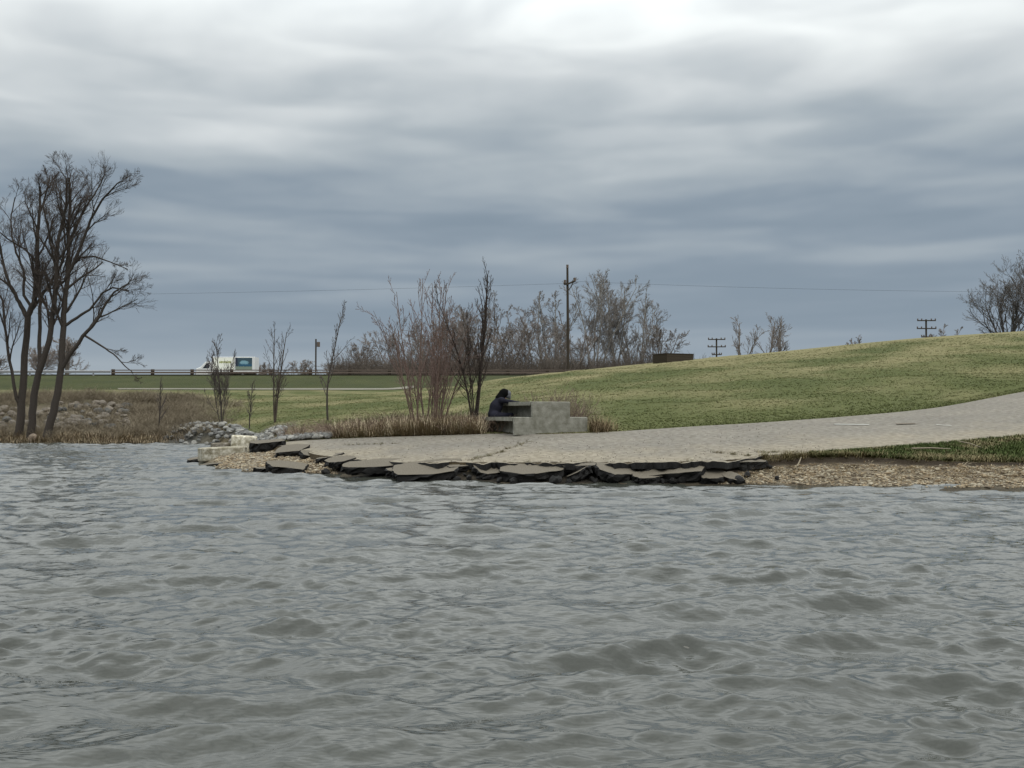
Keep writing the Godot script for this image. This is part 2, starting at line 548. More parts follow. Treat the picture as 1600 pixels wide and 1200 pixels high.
# A plate of asphalt: pale worn top, dark ragged edges. tilt leans its lakeside edge down, roll its x end down.
func slab(called: String, label: String, at: Vector3, w: float, l: float, thick: float, turn: float, tilt: float, roll: float, seed_: int, top: Material, side: Material) -> void:
	var g := RandomNumberGenerator.new()
	g.seed = seed_ + 7
	var rough := slab_poly(w, l, seed_, 9)
	var rim := PackedVector2Array()
	for i in rough.size():                       # each broken edge is itself ragged
		var e := rough[(i + 1) % rough.size()]
		for k in 4:
			rim.append(rough[i].lerp(e, k / 4.0) + Vector2(g.randfn(), g.randfn()).limit_length(2.0) * 0.007)
	var a := MB.new()
	var s := MB.new()
	var m := rim.size()
	var rings := []
	for q in [[0.0, 1.0, 0.004], [-0.25, 1.0, 0.022], [-0.65, 0.985, 0.03], [-1.0, 0.95, 0.03]]:
		var ring := []
		for i in m:
			var o: Vector2 = rim[i] * q[1]
			ring.append(Vector3(o.x + g.randfn() * q[2], thick * q[0] + g.randfn() * q[2] * 0.5, o.y + g.randfn() * q[2]))
		rings.append(ring)
	for r in 3:
		for i in m:
			var j := (i + 1) % m
			s.face([rings[r][i], rings[r + 1][j], rings[r + 1][i]])
			s.face([rings[r][i], rings[r][j], rings[r + 1][j]])
	var tri := Geometry2D.triangulate_polygon(rim)
	for i in range(0, tri.size(), 3):
		var q := [tri[i], tri[i + 1], tri[i + 2]]
		if (rim[q[1]] - rim[q[0]]).cross(rim[q[2]] - rim[q[0]]) > 0:
			q = [q[0], q[2], q[1]]
		a.face([rings[0][q[0]], rings[0][q[1]], rings[0][q[2]]])
		s.face([rings[3][q[0]], rings[3][q[2]], rings[3][q[1]]])
	var am := a.mesh(top)
	s.mesh(side, am)
	var o := obj(called, am)
	o.transform = Transform3D(Basis(Vector3.UP, turn) * Basis(Vector3.RIGHT, tilt) * Basis(Vector3.BACK, roll), at)
	tag(o, label, "asphalt slab", "broken slabs along the pavement edge", "thing")


# ---------------------------------------------------------------- bodies: tapered capsules joined smoothly and meshed with surface nets
func body_mesh(b: MB, bones: Array, cell: float, blend: float) -> void:
	var lo := Vector3.ONE * 1e9
	var hi := -lo
	for q in bones:
		for e in [[q[0], q[2]], [q[1], q[3]]]:
			lo = lo.min(e[0] - Vector3.ONE * (e[1] + cell * 3))
			hi = hi.max(e[0] + Vector3.ONE * (e[1] + cell * 3))
	var nx := int((hi.x - lo.x) / cell) + 2
	var ny := int((hi.y - lo.y) / cell) + 2
	var nz := int((hi.z - lo.z) / cell) + 2
	var f := PackedFloat32Array()
	f.resize(nx * ny * nz)
	f.fill(1.0)
	var tints := {}
	for q in bones:
		var a: Vector3 = q[0]
		var ab: Vector3 = q[1] - a
		var r0: float = q[2]
		var r1: float = q[3]
		var far := maxf(r0, r1) + blend + cell * 2
		var l0: Vector3 = (a.min(q[1]) - Vector3.ONE * far - lo) / cell
		var l1: Vector3 = (a.max(q[1]) + Vector3.ONE * far - lo) / cell
		var len2 := maxf(ab.length_squared(), 1e-9)
		for z in range(maxi(0, int(l0.z)), mini(nz - 1, int(l1.z) + 1) + 1):
			for y in range(maxi(0, int(l0.y)), mini(ny - 1, int(l1.y) + 1) + 1):
				for x in range(maxi(0, int(l0.x)), mini(nx - 1, int(l1.x) + 1) + 1):
					var p := lo + Vector3(x, y, z) * cell
					var t := clampf((p - a).dot(ab) / len2, 0.0, 1.0)
					var d := (p - a - ab * t).length() - lerpf(r0, r1, t)
					var i := x + nx * (y + ny * z)
					var was := f[i]
					if d < was: tints[i] = q[4]
					var h := clampf(0.5 + 0.5 * (was - d) / blend, 0.0, 1.0)
					f[i] = lerpf(was, d, h) - blend * h * (1.0 - h)
	var at := {}
	var corner := [0, 1, nx, nx + 1, nx * ny, nx * ny + 1, nx * ny + nx, nx * ny + nx + 1]
	var base := b.v.size()
	for z in nz - 1:
		for y in ny - 1:
			for x in nx - 1:
				var i := x + nx * (y + ny * z)
				var inside := 0
				for c in corner:
					if f[i + c] < 0.0: inside += 1
				if inside == 0 or inside == 8: continue
				var sum := Vector3.ZERO
				var k := 0
				for e in [[0, 1], [2, 3], [4, 5], [6, 7], [0, 2], [1, 3], [4, 6], [5, 7], [0, 4], [1, 5], [2, 6], [3, 7]]:
					var fa := f[i + corner[e[0]]]
					var fb := f[i + corner[e[1]]]
					if (fa < 0.0) != (fb < 0.0):
						var t := fa / (fa - fb)
						var pa := Vector3(e[0] & 1, (e[0] >> 1) & 1, e[0] >> 2)
						var pb := Vector3(e[1] & 1, (e[1] >> 1) & 1, e[1] >> 2)
						sum += pa.lerp(pb, t)
						k += 1
				at[i] = b.v.size()
				b.v.append(lo + (Vector3(x, y, z) + sum / k) * cell)
				b.n.append(Vector3(f[i + 1] - f[i], f[i + nx] - f[i], f[i + nx * ny] - f[i]).normalized())
				b.c.append(tints.get(i, tints.get(i + 1, tints.get(i + nx, tints.get(i + nx * ny, bones[0][4])))))
	for i in at:
		for ax in 3:
			var s: int = [1, nx, nx * ny][ax]
			var p: int = [nx, nx * ny, 1][ax]
			var q: int = [nx * ny, 1, nx][ax]
			if not (at.has(i - p) and at.has(i - q) and at.has(i - p - q)): continue
			var fa := f[i]
			var fb := f[i + s]
			if (fa < 0.0) == (fb < 0.0): continue
			var quad := [at[i], at[i - p], at[i - p - q], at[i - q]]
			if fa < 0.0:
				b.t.append_array([quad[0], quad[2], quad[1], quad[0], quad[3], quad[2]])
			else:
				b.t.append_array([quad[0], quad[1], quad[2], quad[0], quad[2], quad[3]])


# ---------------------------------------------------------------- sky and water
func sky_texture() -> ImageTexture:
	var w := 2048
	var h := 1024
	var data := PackedFloat32Array()
	data.resize(w * h * 3)
	var f := FastNoiseLite.new()
	f.seed = 11
	f.frequency = 1.0
	f.fractal_octaves = 5
	f.fractal_gain = 0.5
	var warp := FastNoiseLite.new()
	warp.seed = 5
	warp.frequency = 1.0
	warp.fractal_octaves = 2
	# overcast brightness by elevation in degrees
	var prof := Curve.new()
	for q in [[0, 0.48], [2.0, 0.42], [4.8, 0.22], [7.0, 0.23], [8.5, 0.32], [10, 0.23], [12.3, 0.35], [14.5, 0.53], [16.5, 0.67], [18.5, 0.78], [20.5, 0.86], [26, 0.93], [40, 0.88], [90, 0.95]]:
		prof.add_point(Vector2(q[0] / 90.0, q[1]), 0, 0, Curve.TANGENT_LINEAR, Curve.TANGENT_LINEAR)
	prof.bake_resolution = 800
	# single clouds and gaps: azimuth, elevation, half widths (degrees), how much brighter
	var clouds := [[-24.0, 20.6, 9.0, 2.2, 0.6], [-18.5, 16.6, 6.0, 1.7, -0.22], [-26.5, 17.4, 3.0, 0.5, -0.1], [-9.0, 15.6, 7.0, 1.2, -0.1], [-19.0, 9.4, 4.2, 0.9, 0.6], [-13.0, 10.6, 3.4, 0.6, 0.2], [9.0, 17.2, 9.0, 1.3, 0.3],
		[21.0, 17.8, 6.0, 2.2, 0.3], [9.0, 19.3, 6.0, 0.5, -0.12], [25.0, 21.0, 4.0, 0.8, -0.2], [3.0, 21.0, 7.0, 1.8, -0.22], [12.0, 8.5, 12.0, 0.5, 0.17], [22.0, 7.4, 6.0, 0.8, 0.18], [-4.0, 19.2, 5.0, 1.4, -0.06], [6.0, 15.4, 5.0, 0.5, 0.1]]
	var ramp := [Color8(121, 138, 153), Color8(142, 156, 169), Color8(173, 183, 190), Color8(210, 216, 219), Color8(243, 248, 248)]
	for i in 5:
		ramp[i] = ramp[i].srgb_to_linear()
	for y in h:
		var el := 90.0 - (y + 0.5) / h * 180.0
		if el < -0.2:
			for x in w:
				var o := (y * w + x) * 3
				data[o] = 0.2
				data[o + 1] = 0.21
				data[o + 2] = 0.21
			continue
		var s := sin(deg_to_rad(maxf(el, 0.0)))
		var q := 2.6 / (s + 0.16)
		var base := prof.sample_baked(maxf(el, 0.0) / 90.0)
		var lift := 1.0 + 1.45 * smoothstep(17.5, 37.0, el)      # an overcast sky is brighter overhead
		for x in w:
			var az := ((x + 0.5) / w - 0.5) * 360.0
			var r := deg_to_rad(az)
			var cx := sin(r)
			var cz := -cos(r)
			var wx := warp.get_noise_3d(cx * 2.5, q * 1.5, cz * 2.5) * 0.35
			var n := f.get_noise_3d(cx * 2.3 + wx, q * 0.85 + wx, cz * 2.3)
			var n2 := f.get_noise_3d(cx * 5.0, q * 1.7 + 40.0 + wx * 2.0, cz * 5.0)
			var l := base + n * 0.29 * smoothstep(-3.0, 14.0, el) + n2 * 0.13 * smoothstep(0.0, 12.0, el)
			if absf(az) < 45.0 and el < 30.0:
				for c in clouds:
					var e: float = pow((az - c[0] + n * 3.0) / c[2], 2) + pow((el - c[1] + n2 * 1.2) / c[3], 2)
					if e < 6.0: l += c[4] * exp(-e)
			l = clampf(l, 0.0, 1.0) * 3.999
			var k := int(l)
			var col: Color = ramp[k].lerp(ramp[k + 1], l - k)
			var o := (y * w + x) * 3
			data[o] = col.r * lift
			data[o + 1] = col.g * lift
			data[o + 2] = col.b * lift
	return ImageTexture.create_from_image(Image.create_from_data(w, h, false, Image.FORMAT_RGBF, data.to_byte_array()))


func make_water(m: Material) -> void:
	rng.seed = 90
	var waves := []
	var count := 54
	for i in count:
		var wl := 0.10 * pow(17.0, i / (count - 1.0))
		var a := 0.10 + rng.randfn() * (0.55 if wl < 0.35 else (0.4 if wl < 0.6 else 0.25))
		var k := TAU / wl
		waves.append([sin(a) * k, cos(a) * k, rng.randf() * TAU, wl * (0.0105 if wl < 0.45 else (0.0092 if wl < 0.75 else (0.0086 if wl < 1.1 else 0.0062))) * rng.randf_range(0.6, 1.3), sin(a), cos(a), wl])
	var rows := PackedFloat32Array()
	var d := 2.6
	while d < 64.0:
		rows.append(d)
		d += clampf(d * d / 1500.0, 0.02, 0.11)
	var cols := 560
	var b := MB.new()
	var gust := FastNoiseLite.new()
	gust.seed = 3
	gust.frequency = 0.16
	var total := rows.size() * cols
	b.v.resize(total)
	b.n.resize(total)
	b.c.resize(total)
	b.c.fill(Color(1, 1, 1))
	for j in rows.size():
		d = rows[j]
		var half := d * 0.66 + 1.6
		var gap := maxf(clampf(d * d / 1500.0, 0.02, 0.11), 2.0 * half / cols)
		var live := waves.filter(func(q): return q[6] > gap * 2.2)
		for i in cols:
			var x := half * (2.0 * i / (cols - 1) - 1.0)
			var z := -d
			var g := clampf(0.9 + 0.8 * gust.get_noise_2d(x, z * 1.6), 0.4, 1.25)
			var g2 := clampf(0.95 + 0.8 * gust.get_noise_2d(x * 1.6 + 50.0, z * 3.0), 0.5, 1.25)
			var px := x
			var pz := z
			var py := 0.0
			var sx := 0.0
			var sz := 0.0
			for q in live:
				var ph: float = q[0] * x + q[1] * z + q[2]
				var s := sin(ph)
				var c := cos(ph)
				var am: float = q[3] * (g if q[6] < 0.5 else g2)
				py += am * s
				px += q[4] * am * c * 0.9
				pz += q[5] * am * c * 0.9
				sx += q[0] * am * c
				sz += q[1] * am * c
			b.v[j * cols + i] = Vector3(px, py, pz)
			b.n[j * cols + i] = Vector3(-sx, 1.0, -sz).normalized()
	var idx := PackedInt32Array()
	idx.resize((rows.size() - 1) * (cols - 1) * 6)
	var w := 0
	for j in rows.size() - 1:
		for i in cols - 1:
			var q := j * cols + i
			idx[w] = q
			idx[w + 1] = q + cols
			idx[w + 2] = q + cols + 1
			idx[w + 3] = q
			idx[w + 4] = q + cols + 1
			idx[w + 5] = q + 1
			w += 6
	b.t = idx
	struct("water", b.mesh(m), "choppy grey lake water in front of the broken pavement", "water")


func _ready() -> void:
	var cam := Camera3D.new()
	cam.name = "camera"
	cam.fov = 41.11
	cam.position = Vector3(0, 1.4, 0)
	cam.rotation_degrees = Vector3(1.61, 0, 0)
	cam.near = 0.1
	cam.far = 2500.0
	add_child(cam)
	cam.current = true
	var we := WorldEnvironment.new()
	we.name = "world"
	var env := Environment.new()
	env.background_mode = Environment.BG_SKY
	var sky := Sky.new()
	var sm := PanoramaSkyMaterial.new()
	sm.panorama = sky_texture()
	sky.sky_material = sm
	env.sky = sky
	env.tonemap_mode = Environment.TONE_MAPPER_LINEAR
	env.tonemap_exposure = 1.0
	env.sdfgi_enabled = true
	env.ssao_enabled = true
	env.ssil_enabled = true
	we.environment = env
	add_child(we)
	var sun := DirectionalLight3D.new()
	sun.name = "sun"
	sun.light_energy = 0.22
	sun.light_angular_distance = 25.0
	sun.light_color = Color(1.0, 0.97, 0.92)
	sun.shadow_enabled = true
	sun.rotation_degrees = Vector3(-52, 35, 0)
	add_child(sun)

	n_soft.seed = 21
	n_soft.frequency = 0.1
	n_fine.seed = 22
	n_fine.frequency = 0.1
	n_fine.fractal_octaves = 4
	make_fine()

	# ------------------------------------------------------------ materials
	var grain := noise_tex(1, 0.05, Color(0.62, 0.62, 0.62), Color(1, 1, 1), 5)
	var speck := noise_tex(2, 0.16, Color(0.55, 0.54, 0.52), Color(1, 1, 1), 4)
	var blot := noise_tex(3, 0.012, Color(0.7, 0.7, 0.7), Color(1, 1, 1), 6)
	var lumps := bump_tex(4, 0.06, 6.0)
	var M := {}
	M.water = mat(Color(0.042, 0.044, 0.036), 0.025, 0.39, null, bump_tex(9, 0.045, 6.0, 2, 1024), Vector3(0.16, 0.5, 0.45), 0.26)
	M.land = mat(Color(0.98, 0.98, 0.98), 0.95, 0.25, noise_tex(6, 0.05, Color(0.72, 0.72, 0.68), Color(1, 1, 1), 6), lumps, Vector3(0.5, 0.5, 0.5), 1.0)
	M.beach = mat(Color(1, 1, 1), 0.9, 0.3, speck, lumps, Vector3(1.1, 1.1, 1.1), 1.5)
	M.pave = mat(Color(0.82, 0.81, 0.8), 0.9, 0.3, noise_tex(7, 0.022, Color(0.8, 0.79, 0.77), Color(1, 1, 1), 6, 1024), bump_tex(8, 0.2, 4.0), Vector3(0.21, 0.21, 0.21), 0.25)
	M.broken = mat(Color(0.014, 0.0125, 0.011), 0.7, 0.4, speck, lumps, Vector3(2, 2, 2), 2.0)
	M.slab = mat(Color(0.235, 0.205, 0.16), 0.85, 0.35, speck, lumps, Vector3(0.9, 0.9, 0.9), 1.0)
	M.concrete = mat(Color(0.30, 0.29, 0.25), 0.9, 0.35, noise_tex(13, 0.004, Color(0.74, 0.74, 0.71), Color(1, 1, 1), 6, 1024), lumps, Vector3(0.9, 0.9, 0.9), 0.4)
	M.stone = mat(Color(0.36, 0.36, 0.36), 0.9, 0.3, grain, lumps, Vector3(1.6, 1.6, 1.6), 1.0)
	M.bark = mat(Color(1, 1, 1), 0.95, 0.2, grain, lumps, Vector3(2.0, 0.7, 2.0), 1.2)
	M.bark_far = mat(Color(1, 1, 1), 0.95, 0.2)
	M.bark_far.uv1_triplanar = false
	M.blade = mat(Color(1, 1, 1), 0.9, 0.25)
	M.blade.uv1_triplanar = false
	M.blade.backlight = Color(0.25, 0.25, 0.2)
	M.white = mat(Color(0.72, 0.72, 0.7), 0.35, 0.5)
	M.glass = mat(Color(0.02, 0.025, 0.03), 0.08, 0.5)
	M.rubber = mat(Color(0.02, 0.02, 0.02), 0.8, 0.3)
	M.metal = mat(Color(0.3, 0.3, 0.31), 0.5, 0.5)
	M.rust = mat(Color(0.2, 0.15, 0.12), 0.8, 0.4, grain, null, Vector3(0.8, 0.8, 0.8))
	M.wood = mat(Color(0.085, 0.068, 0.05), 0.9, 0.3, grain, null, Vector3(1.5, 0.3, 1.5))

	# ------------------------------------------------------------ setting
	make_water(M.water)
	lay_land(M)
	# ------------------------------------------------------------ things
	place_slabs(M)
	place_table(M)
	place_highway(M)
	place_poles(M)
	place_trees(M)
	place_rocks(M)
	place_ground_cover(M)


func lay_land(M: Dictionary) -> void:
	var beach := func(p: Vector3, u: float, k: float) -> Color:
		var t := n_fine.get_noise_2d(p.x * 14.0, p.z * 14.0) * 0.5 + 0.5
		var c := Color(0.26, 0.205, 0.135).lerp(Color(0.40, 0.35, 0.27), t)
		c = c.lerp(Color(0.10, 0.085, 0.06), 1.0 - smoothstep(0.0, 0.12, p.y + n_fine.get_noise_2d(p.x * 9.0, p.z * 9.0) * 0.05))
		if k > 2.0: c = c.lerp(Color(0.06, 0.045, 0.03), clampf((k - 2.0) * 2.5, 0.0, 1.0) * (1.0 if u > -0.2 else 0.1))
		if k > 1.2: c = c.lerp(Color(0.03, 0.026, 0.02), smoothstep(-0.20, -0.17, u) * (1.0 - smoothstep(0.2, 0.23, u)) * (0.75 + 0.25 * t))   # near-black in the hollows between the slabs and the pavement lip
		return c
	strip("beach", 0, 3, -1.25, 0.93, [4, 10, 6], beach, M.beach, "bank of pale shells and gravel at the water's edge", "beach")
	var verge := func(p: Vector3, u: float, k: float) -> Color:
		var t := n_fine.get_noise_2d(p.x * 5.0, p.z * 5.0) * 0.5 + 0.5
		var c := Color(0.055, 0.075, 0.022).lerp(Color(0.16, 0.14, 0.07), smoothstep(0.45, 0.75, t))
		var green := smoothstep(0.30, 0.36, u)
		return Color(0.1, 0.075, 0.05).lerp(c, green * smoothstep(3.0, 3.15, k))
	strip("grass_verge", 3, 4, -1.25, 0.93, [8], verge, M.land, "strip of grass between the road and the gravel bank", "grass")
	# pavement: a sheet with a broken lip that overhangs the washed-out bank
	var b := MB.new()
	var s := MB.new()
	var under := MB.new()
	var prev := []
	for j in range(int((-0.235 - u_first) / STEP), fine.size()):
		var row: PackedFloat32Array = fine[j]
		var u := u_first + j * STEP
		var jag := 0.16 + 0.10 * n_fine.get_noise_1d(u * 700.0) + 0.5 * n_soft.get_noise_1d(u * 330.0)
		var lip := 1.0 - smoothstep(0.235, 0.26, u)
		var d0 := row[8] - jag * lip
		var cur := []
		for i in 19:
			var t := pow(i / 18.0, 1.3)
			var d := lerpf(d0, row[10], t)
			var y := lerpf(row[9], row[11], clampf((d - row[8]) / (row[10] - row[8]), 0.0, 1.0)) + 0.004
			y -= 0.07 * maxf(0.0, n_soft.get_noise_1d(u * 420.0 + 31.0) + 0.15) * lip * (1.0 - smoothstep(0.0, 1.2, d - d0))      # slumped stretches of the lip
			cur.append(Vector3(u * d, y + n_fine.get_noise_2d(u * d * 2.0, d * 2.0) * 0.014 * (1.0 if i < 18 else 0.0), -d))
		if prev:
			for i in 18:
				var p: Vector3 = cur[i]
				var quad := [prev[i], cur[i], cur[i + 1], prev[i + 1]]
				var q := b.v.size()
				for v in quad:
					b.v.append(v)
					b.n.append(Vector3(0.0, 1.0, 0.075).normalized())
					var tone := n_fine.get_noise_2d(v.x * 3.0, v.z * 7.0) * 0.5 + 0.5
					var front := 1.0 - smoothstep(0.0, 3.5, -v.z - d0 + n_soft.get_noise_2d(v.x * 5.0, v.z * 5.0) * 2.0)
					b.c.append(Color(0.225, 0.21, 0.185).lerp(Color(0.32, 0.295, 0.25), tone).lerp(Color(0.38, 0.335, 0.255), front * 0.75))
				b.t.append_array([q, q + 2, q + 1, q, q + 3, q + 2])
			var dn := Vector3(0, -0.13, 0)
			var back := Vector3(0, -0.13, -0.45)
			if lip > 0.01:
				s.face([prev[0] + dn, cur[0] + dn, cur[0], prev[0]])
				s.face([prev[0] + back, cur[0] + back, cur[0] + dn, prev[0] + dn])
		else:
			for i in 18:
				s.face([cur[i + 1] + Vector3(0, -0.16, 0), cur[i] + Vector3(0, -0.16, 0), cur[i], cur[i + 1]].map(func(v): return v))
		prev = cur
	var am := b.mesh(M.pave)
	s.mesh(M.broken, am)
	struct("pavement", am, "worn pale asphalt apron sloping down to the lake", "pavement")
	var hill := func(p: Vector3, u: float, k: float) -> Color:
		var t := n_soft.get_noise_2d(p.x * 1.1, p.z * 0.7) * 0.7 + n_fine.get_noise_2d(p.x * 1.6, p.z * 1.0) * 0.4
		var c := Color(0.115, 0.128, 0.045).lerp(Color(0.27, 0.24, 0.125), smoothstep(-0.25, 0.55, t + smoothstep(8.4, 10.6, k) * 0.6 * smoothstep(-0.1, 0.1, u) - 0.3 * (1.0 - smoothstep(27.0, 44.0, -p.z)) * smoothstep(0.08, 0.14, u)))
		c = c.lerp(Color(0.075, 0.092, 0.03), smoothstep(0.1, 0.5, -t) * 0.5)
		# brown thicket ground on the far bank of the inlet
		var bank := (1.0 - smoothstep(8.6, 9.6, k + n_soft.get_noise_2d(p.x * 3.0, p.z * 3.0) * 0.7)) * (1.0 - smoothstep(-0.33, -0.27, u))
		c = c.lerp(Color(0.165, 0.14, 0.1), bank)
		var scree := smoothstep(-0.345, -0.33, u) * (1.0 - smoothstep(-0.22, -0.2, u)) * (1.0 - smoothstep(7.0, 7.5, k + n_fine.get_noise_2d(p.x * 6.0, p.z * 6.0) * 0.4))
		c = c.lerp(Color(0.13, 0.125, 0.115), scree)
		# straw and dead weeds behind the pavement
		var weeds := (1.0 - smoothstep(6.4, 7.2, k + n_fine.get_noise_2d(p.x * 6.0, p.z * 6.0) * 0.5)) * (1.0 - smoothstep(0.06, 0.1, u)) * smoothstep(-0.32, -0.27, u)
		c = c.lerp(Color(0.19, 0.155, 0.095), weeds)
		return c
	strip("grass_hill", 5, 11, -1.25, 0.93, [4, 8, 12, 14, 12, 8], hill, M.land, "grassy slope rising from the pavement to the levee top", "grass")
	var green := func(p: Vector3, u: float, k: float) -> Color:
		var t := n_fine.get_noise_2d(p.x * 1.2, p.z * 1.2) * 0.5 + 0.5
		return Color(0.044, 0.054, 0.017).lerp(Color(0.085, 0.092, 0.034), t)
	strip("embankment", 11, 12, -1.25, 0.93, [10], green, M.land, "dark green mown embankment below the highway guardrail", "embankment")
	strip("far_ground", 12, 14, -1.25, 0.93, [3, 10], green, M.land, "level ground beyond the highway", "ground", 4)
	var base := MB.new()
	base.col = Color(0.07, 0.075, 0.04)
	base.face([Vector3(-2000, -1.0, 400), Vector3(2000, -1.0, 400), Vector3(2000, -1.0, -2000), Vector3(-2000, -1.0, -2000)])
	struct("ground", base.mesh(M.land), "ground reaching to the horizon", "ground")


func place_slabs(M: Dictionary) -> void:
	#       x, y, z, width, depth, thickness, turn, tilt, roll, label
	var list := [
		[-6.75, 0.60, -28.3, 1.0, 0.55, 0.26, 0.1, 0.12, 0.05, "dark upturned asphalt slab at the landward end of the break"],
		[-5.75, 0.46, -26.6, 1.0, 0.75, 0.16, -0.15, 0.22, 0.06, "pale topped slab leaning beside the dark upturned slab"],
		[-5.0, 0.36, -25.6, 0.62, 0.5, 0.14, 0.4, 0.28, -0.1, "small jagged slab wedged between two larger tilted slabs"],
		[-4.35, 0.36, -24.5, 0.7, 0.5, 0.14, -0.3, 0.16, 0.1, "jagged plate cracked off just where the pavement lip starts"],
		[-5.2, 0.19, -23.7, 1.0, 0.55, 0.17, 0.12, 0.2, -0.08, "low dark slab lying by itself in the gravel at the waterline"],
		[-5.85, 0.1, -23.9, 0.26, 0.22, 0.12, 0.3, 0.1, 0.0, "fist-like dark lump of asphalt in the shallows"],
		[-2.95, 0.30, -22.25, 1.75, 0.75, 0.15, 0.16, 0.16, 0.05, "long slab dropped a step below the pavement lip"],
		[-1.78, 0.27, -21.1, 1.55, 0.95, 0.17, -0.1, 0.22, 0.04, "broad tan slab with rounded dark edge sliding into the water"],
		[-0.42, 0.27, -20.85, 0.8, 0.6, 0.16, 0.45, 0.24, 0.06, "short slab twisted toward its long rounded neighbour"],
		[0.45, 0.29, -20.5, 1.5, 0.75, 0.18, 0.08, 0.2, 0.03, "wide slab tilted below the picnic table, thick black edge"],
		[1.28, 0.22, -20.35, 0.5, 0.4, 0.15, -0.5, 0.3, 0.2, "crumbling black chunk in the hollow under the lip"],
		[2.1, 0.27, -20.35, 0.85, 0.62, 0.19, 0.25, 0.26, -0.05, "squarish slab with ragged black face beside the hollow"],
		[3.1, 0.26, -20.3, 1.35, 0.6, 0.19, -0.12, 0.22, 0.05, "long ragged slab resting half in the lake"],
		[3.95, 0.19, -20.1, 0.6, 0.45, 0.2, 0.3, 0.3, 0.1, "black block of asphalt rubble beside the gravel beach"],
		[4.3, 0.16, -20.05, 0.42, 0.35, 0.16, -0.4, 0.2, -0.15, "smallest black rubble block at the edge of the beach"],
		[4.75, 0.42, -20.75, 0.85, 0.4, 0.15, 0.1, 0.12, 0.0, "thin plate hanging over the soil where the beach begins"],
		[-9.0, 0.09, -29.2, 0.5, 0.4, 0.16, 0.2, 0.1, 0.1, "dark wet slab tip poking out of the inlet beyond the blocks"],
		[-7.75, 0.07, -26.4, 0.62, 0.4, 0.13, -0.1, 0.05, 0.05, "flat dark slab awash in front of the concrete blocks"],
		[-3.95, 0.33, -23.4, 0.8, 0.6, 0.13, -0.2, 0.18, 0.04, "thin slab bridging the gravel and the long dropped slab"],
		[-2.25, 0.17, -21.55, 0.9, 0.5, 0.13, 0.2, 0.14, -0.05, "half sunk slab under the joint of the long and the broad tan slab"],
		[-1.05, 0.33, -21.15, 0.75, 0.5, 0.12, 0.1, 0.12, 0.03, "thin plate just below the weedy crack in the pavement"],
		[1.35, 0.36, -20.6, 0.8, 0.45, 0.12, -0.1, 0.12, 0.02, "thin plate overhanging the hollow beside the wide slab"],
		[2.62, 0.17, -20.15, 0.6, 0.45, 0.13, 0.35, 0.2, 0.08, "small slab wedged low between the squarish and the long ragged slab"],
		[3.62, 0.38, -20.55, 0.95, 0.5, 0.13, 0.05, 0.13, 0.0, "cracked plate just below the lip above the black rubble blocks"]]
	for i in list.size():
		var q: Array = list[i]
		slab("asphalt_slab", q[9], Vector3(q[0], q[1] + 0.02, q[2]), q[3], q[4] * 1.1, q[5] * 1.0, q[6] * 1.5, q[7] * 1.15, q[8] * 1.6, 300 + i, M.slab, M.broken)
	# concrete blocks on the spit
	var blocks := [
		[Vector3(-7.95, 0.08, -28.2), Vector2(1.28, 0.75), 0.38, 0.05, 0.03, Color(0.6, 0.565, 0.48), "long flat pale stone block with mossy face on the gravel spit"],
		[Vector3(-7.58, 0.28, -29.0), Vector2(0.8, 0.6), 0.47, -0.2, -0.06, Color(0.85, 0.8, 0.68), "cracked near-white concrete block standing behind the flat block"],
		[Vector3(-8.25, 0.28, -29.1), Vector2(0.58, 0.5), 0.27, 0.1, 0.02, Color(0.3, 0.27, 0.23), "brownish grey block beside the near-white concrete block"]]
	for i in blocks.size():
		var q: Array = blocks[i]
		var b := MB.new()
		b.col = q[5]
		b.prism(slab_poly(q[1].x, q[1].y, 40 + i), q[2], 0.03, Transform3D(Basis(Vector3.RIGHT, -PI / 2), Vector3.ZERO))
		var o := obj("concrete_block", b.mesh(mat(Color(1, 1, 1), 0.9, 0.3, noise_tex(70 + i, 0.02, Color(0.6, 0.58, 0.52), Color(1, 1, 1), 5, 256), M.stone.normal_texture, Vector3(1, 1, 1), 1.0)))
		o.transform = Transform3D(Basis(Vector3.UP, q[3]) * Basis(Vector3.BACK, q[4]), q[0])
		tag(o, q[6], "block", "blocks on the gravel spit")
	# faded marks on the road
	var marks := [[8.75, -26.4, 0.85, 0.1, 0.02, Color(0.45, 0.44, 0.4), "faded white line painted on the road, longer of the two"], [10.2, -26.4, 0.55, 0.14, -0.02, Color(0.14, 0.115, 0.09), "dark brown patch on the road between the faded white lines"], [11.0, -26.2, 0.27, 0.08, 0.05, Color(0.45, 0.44, 0.4), "short faded white line on the road uphill of the brown patch"]]
	for q in marks:
		var b := MB.new()
		b.col = q[5]
		for k in 6:
			var xa: float = q[0] - q[2] * 0.5 + q[2] * k / 6.0
			var xb: float = xa + q[2] / 6.0
			var za: float = q[1] + q[4] * k
			var zb: float = za + q[4]
			var up := Vector3(0, 0.022, 0)
			b.face([on(xa, za) + up, on(xb, zb) + up, on(xb, zb - q[3] * 1.3) + up, on(xa, za - q[3] * 1.3) + up])
		tag(obj("road_marking", b.mesh(M.blade)), q[6], "road marking")


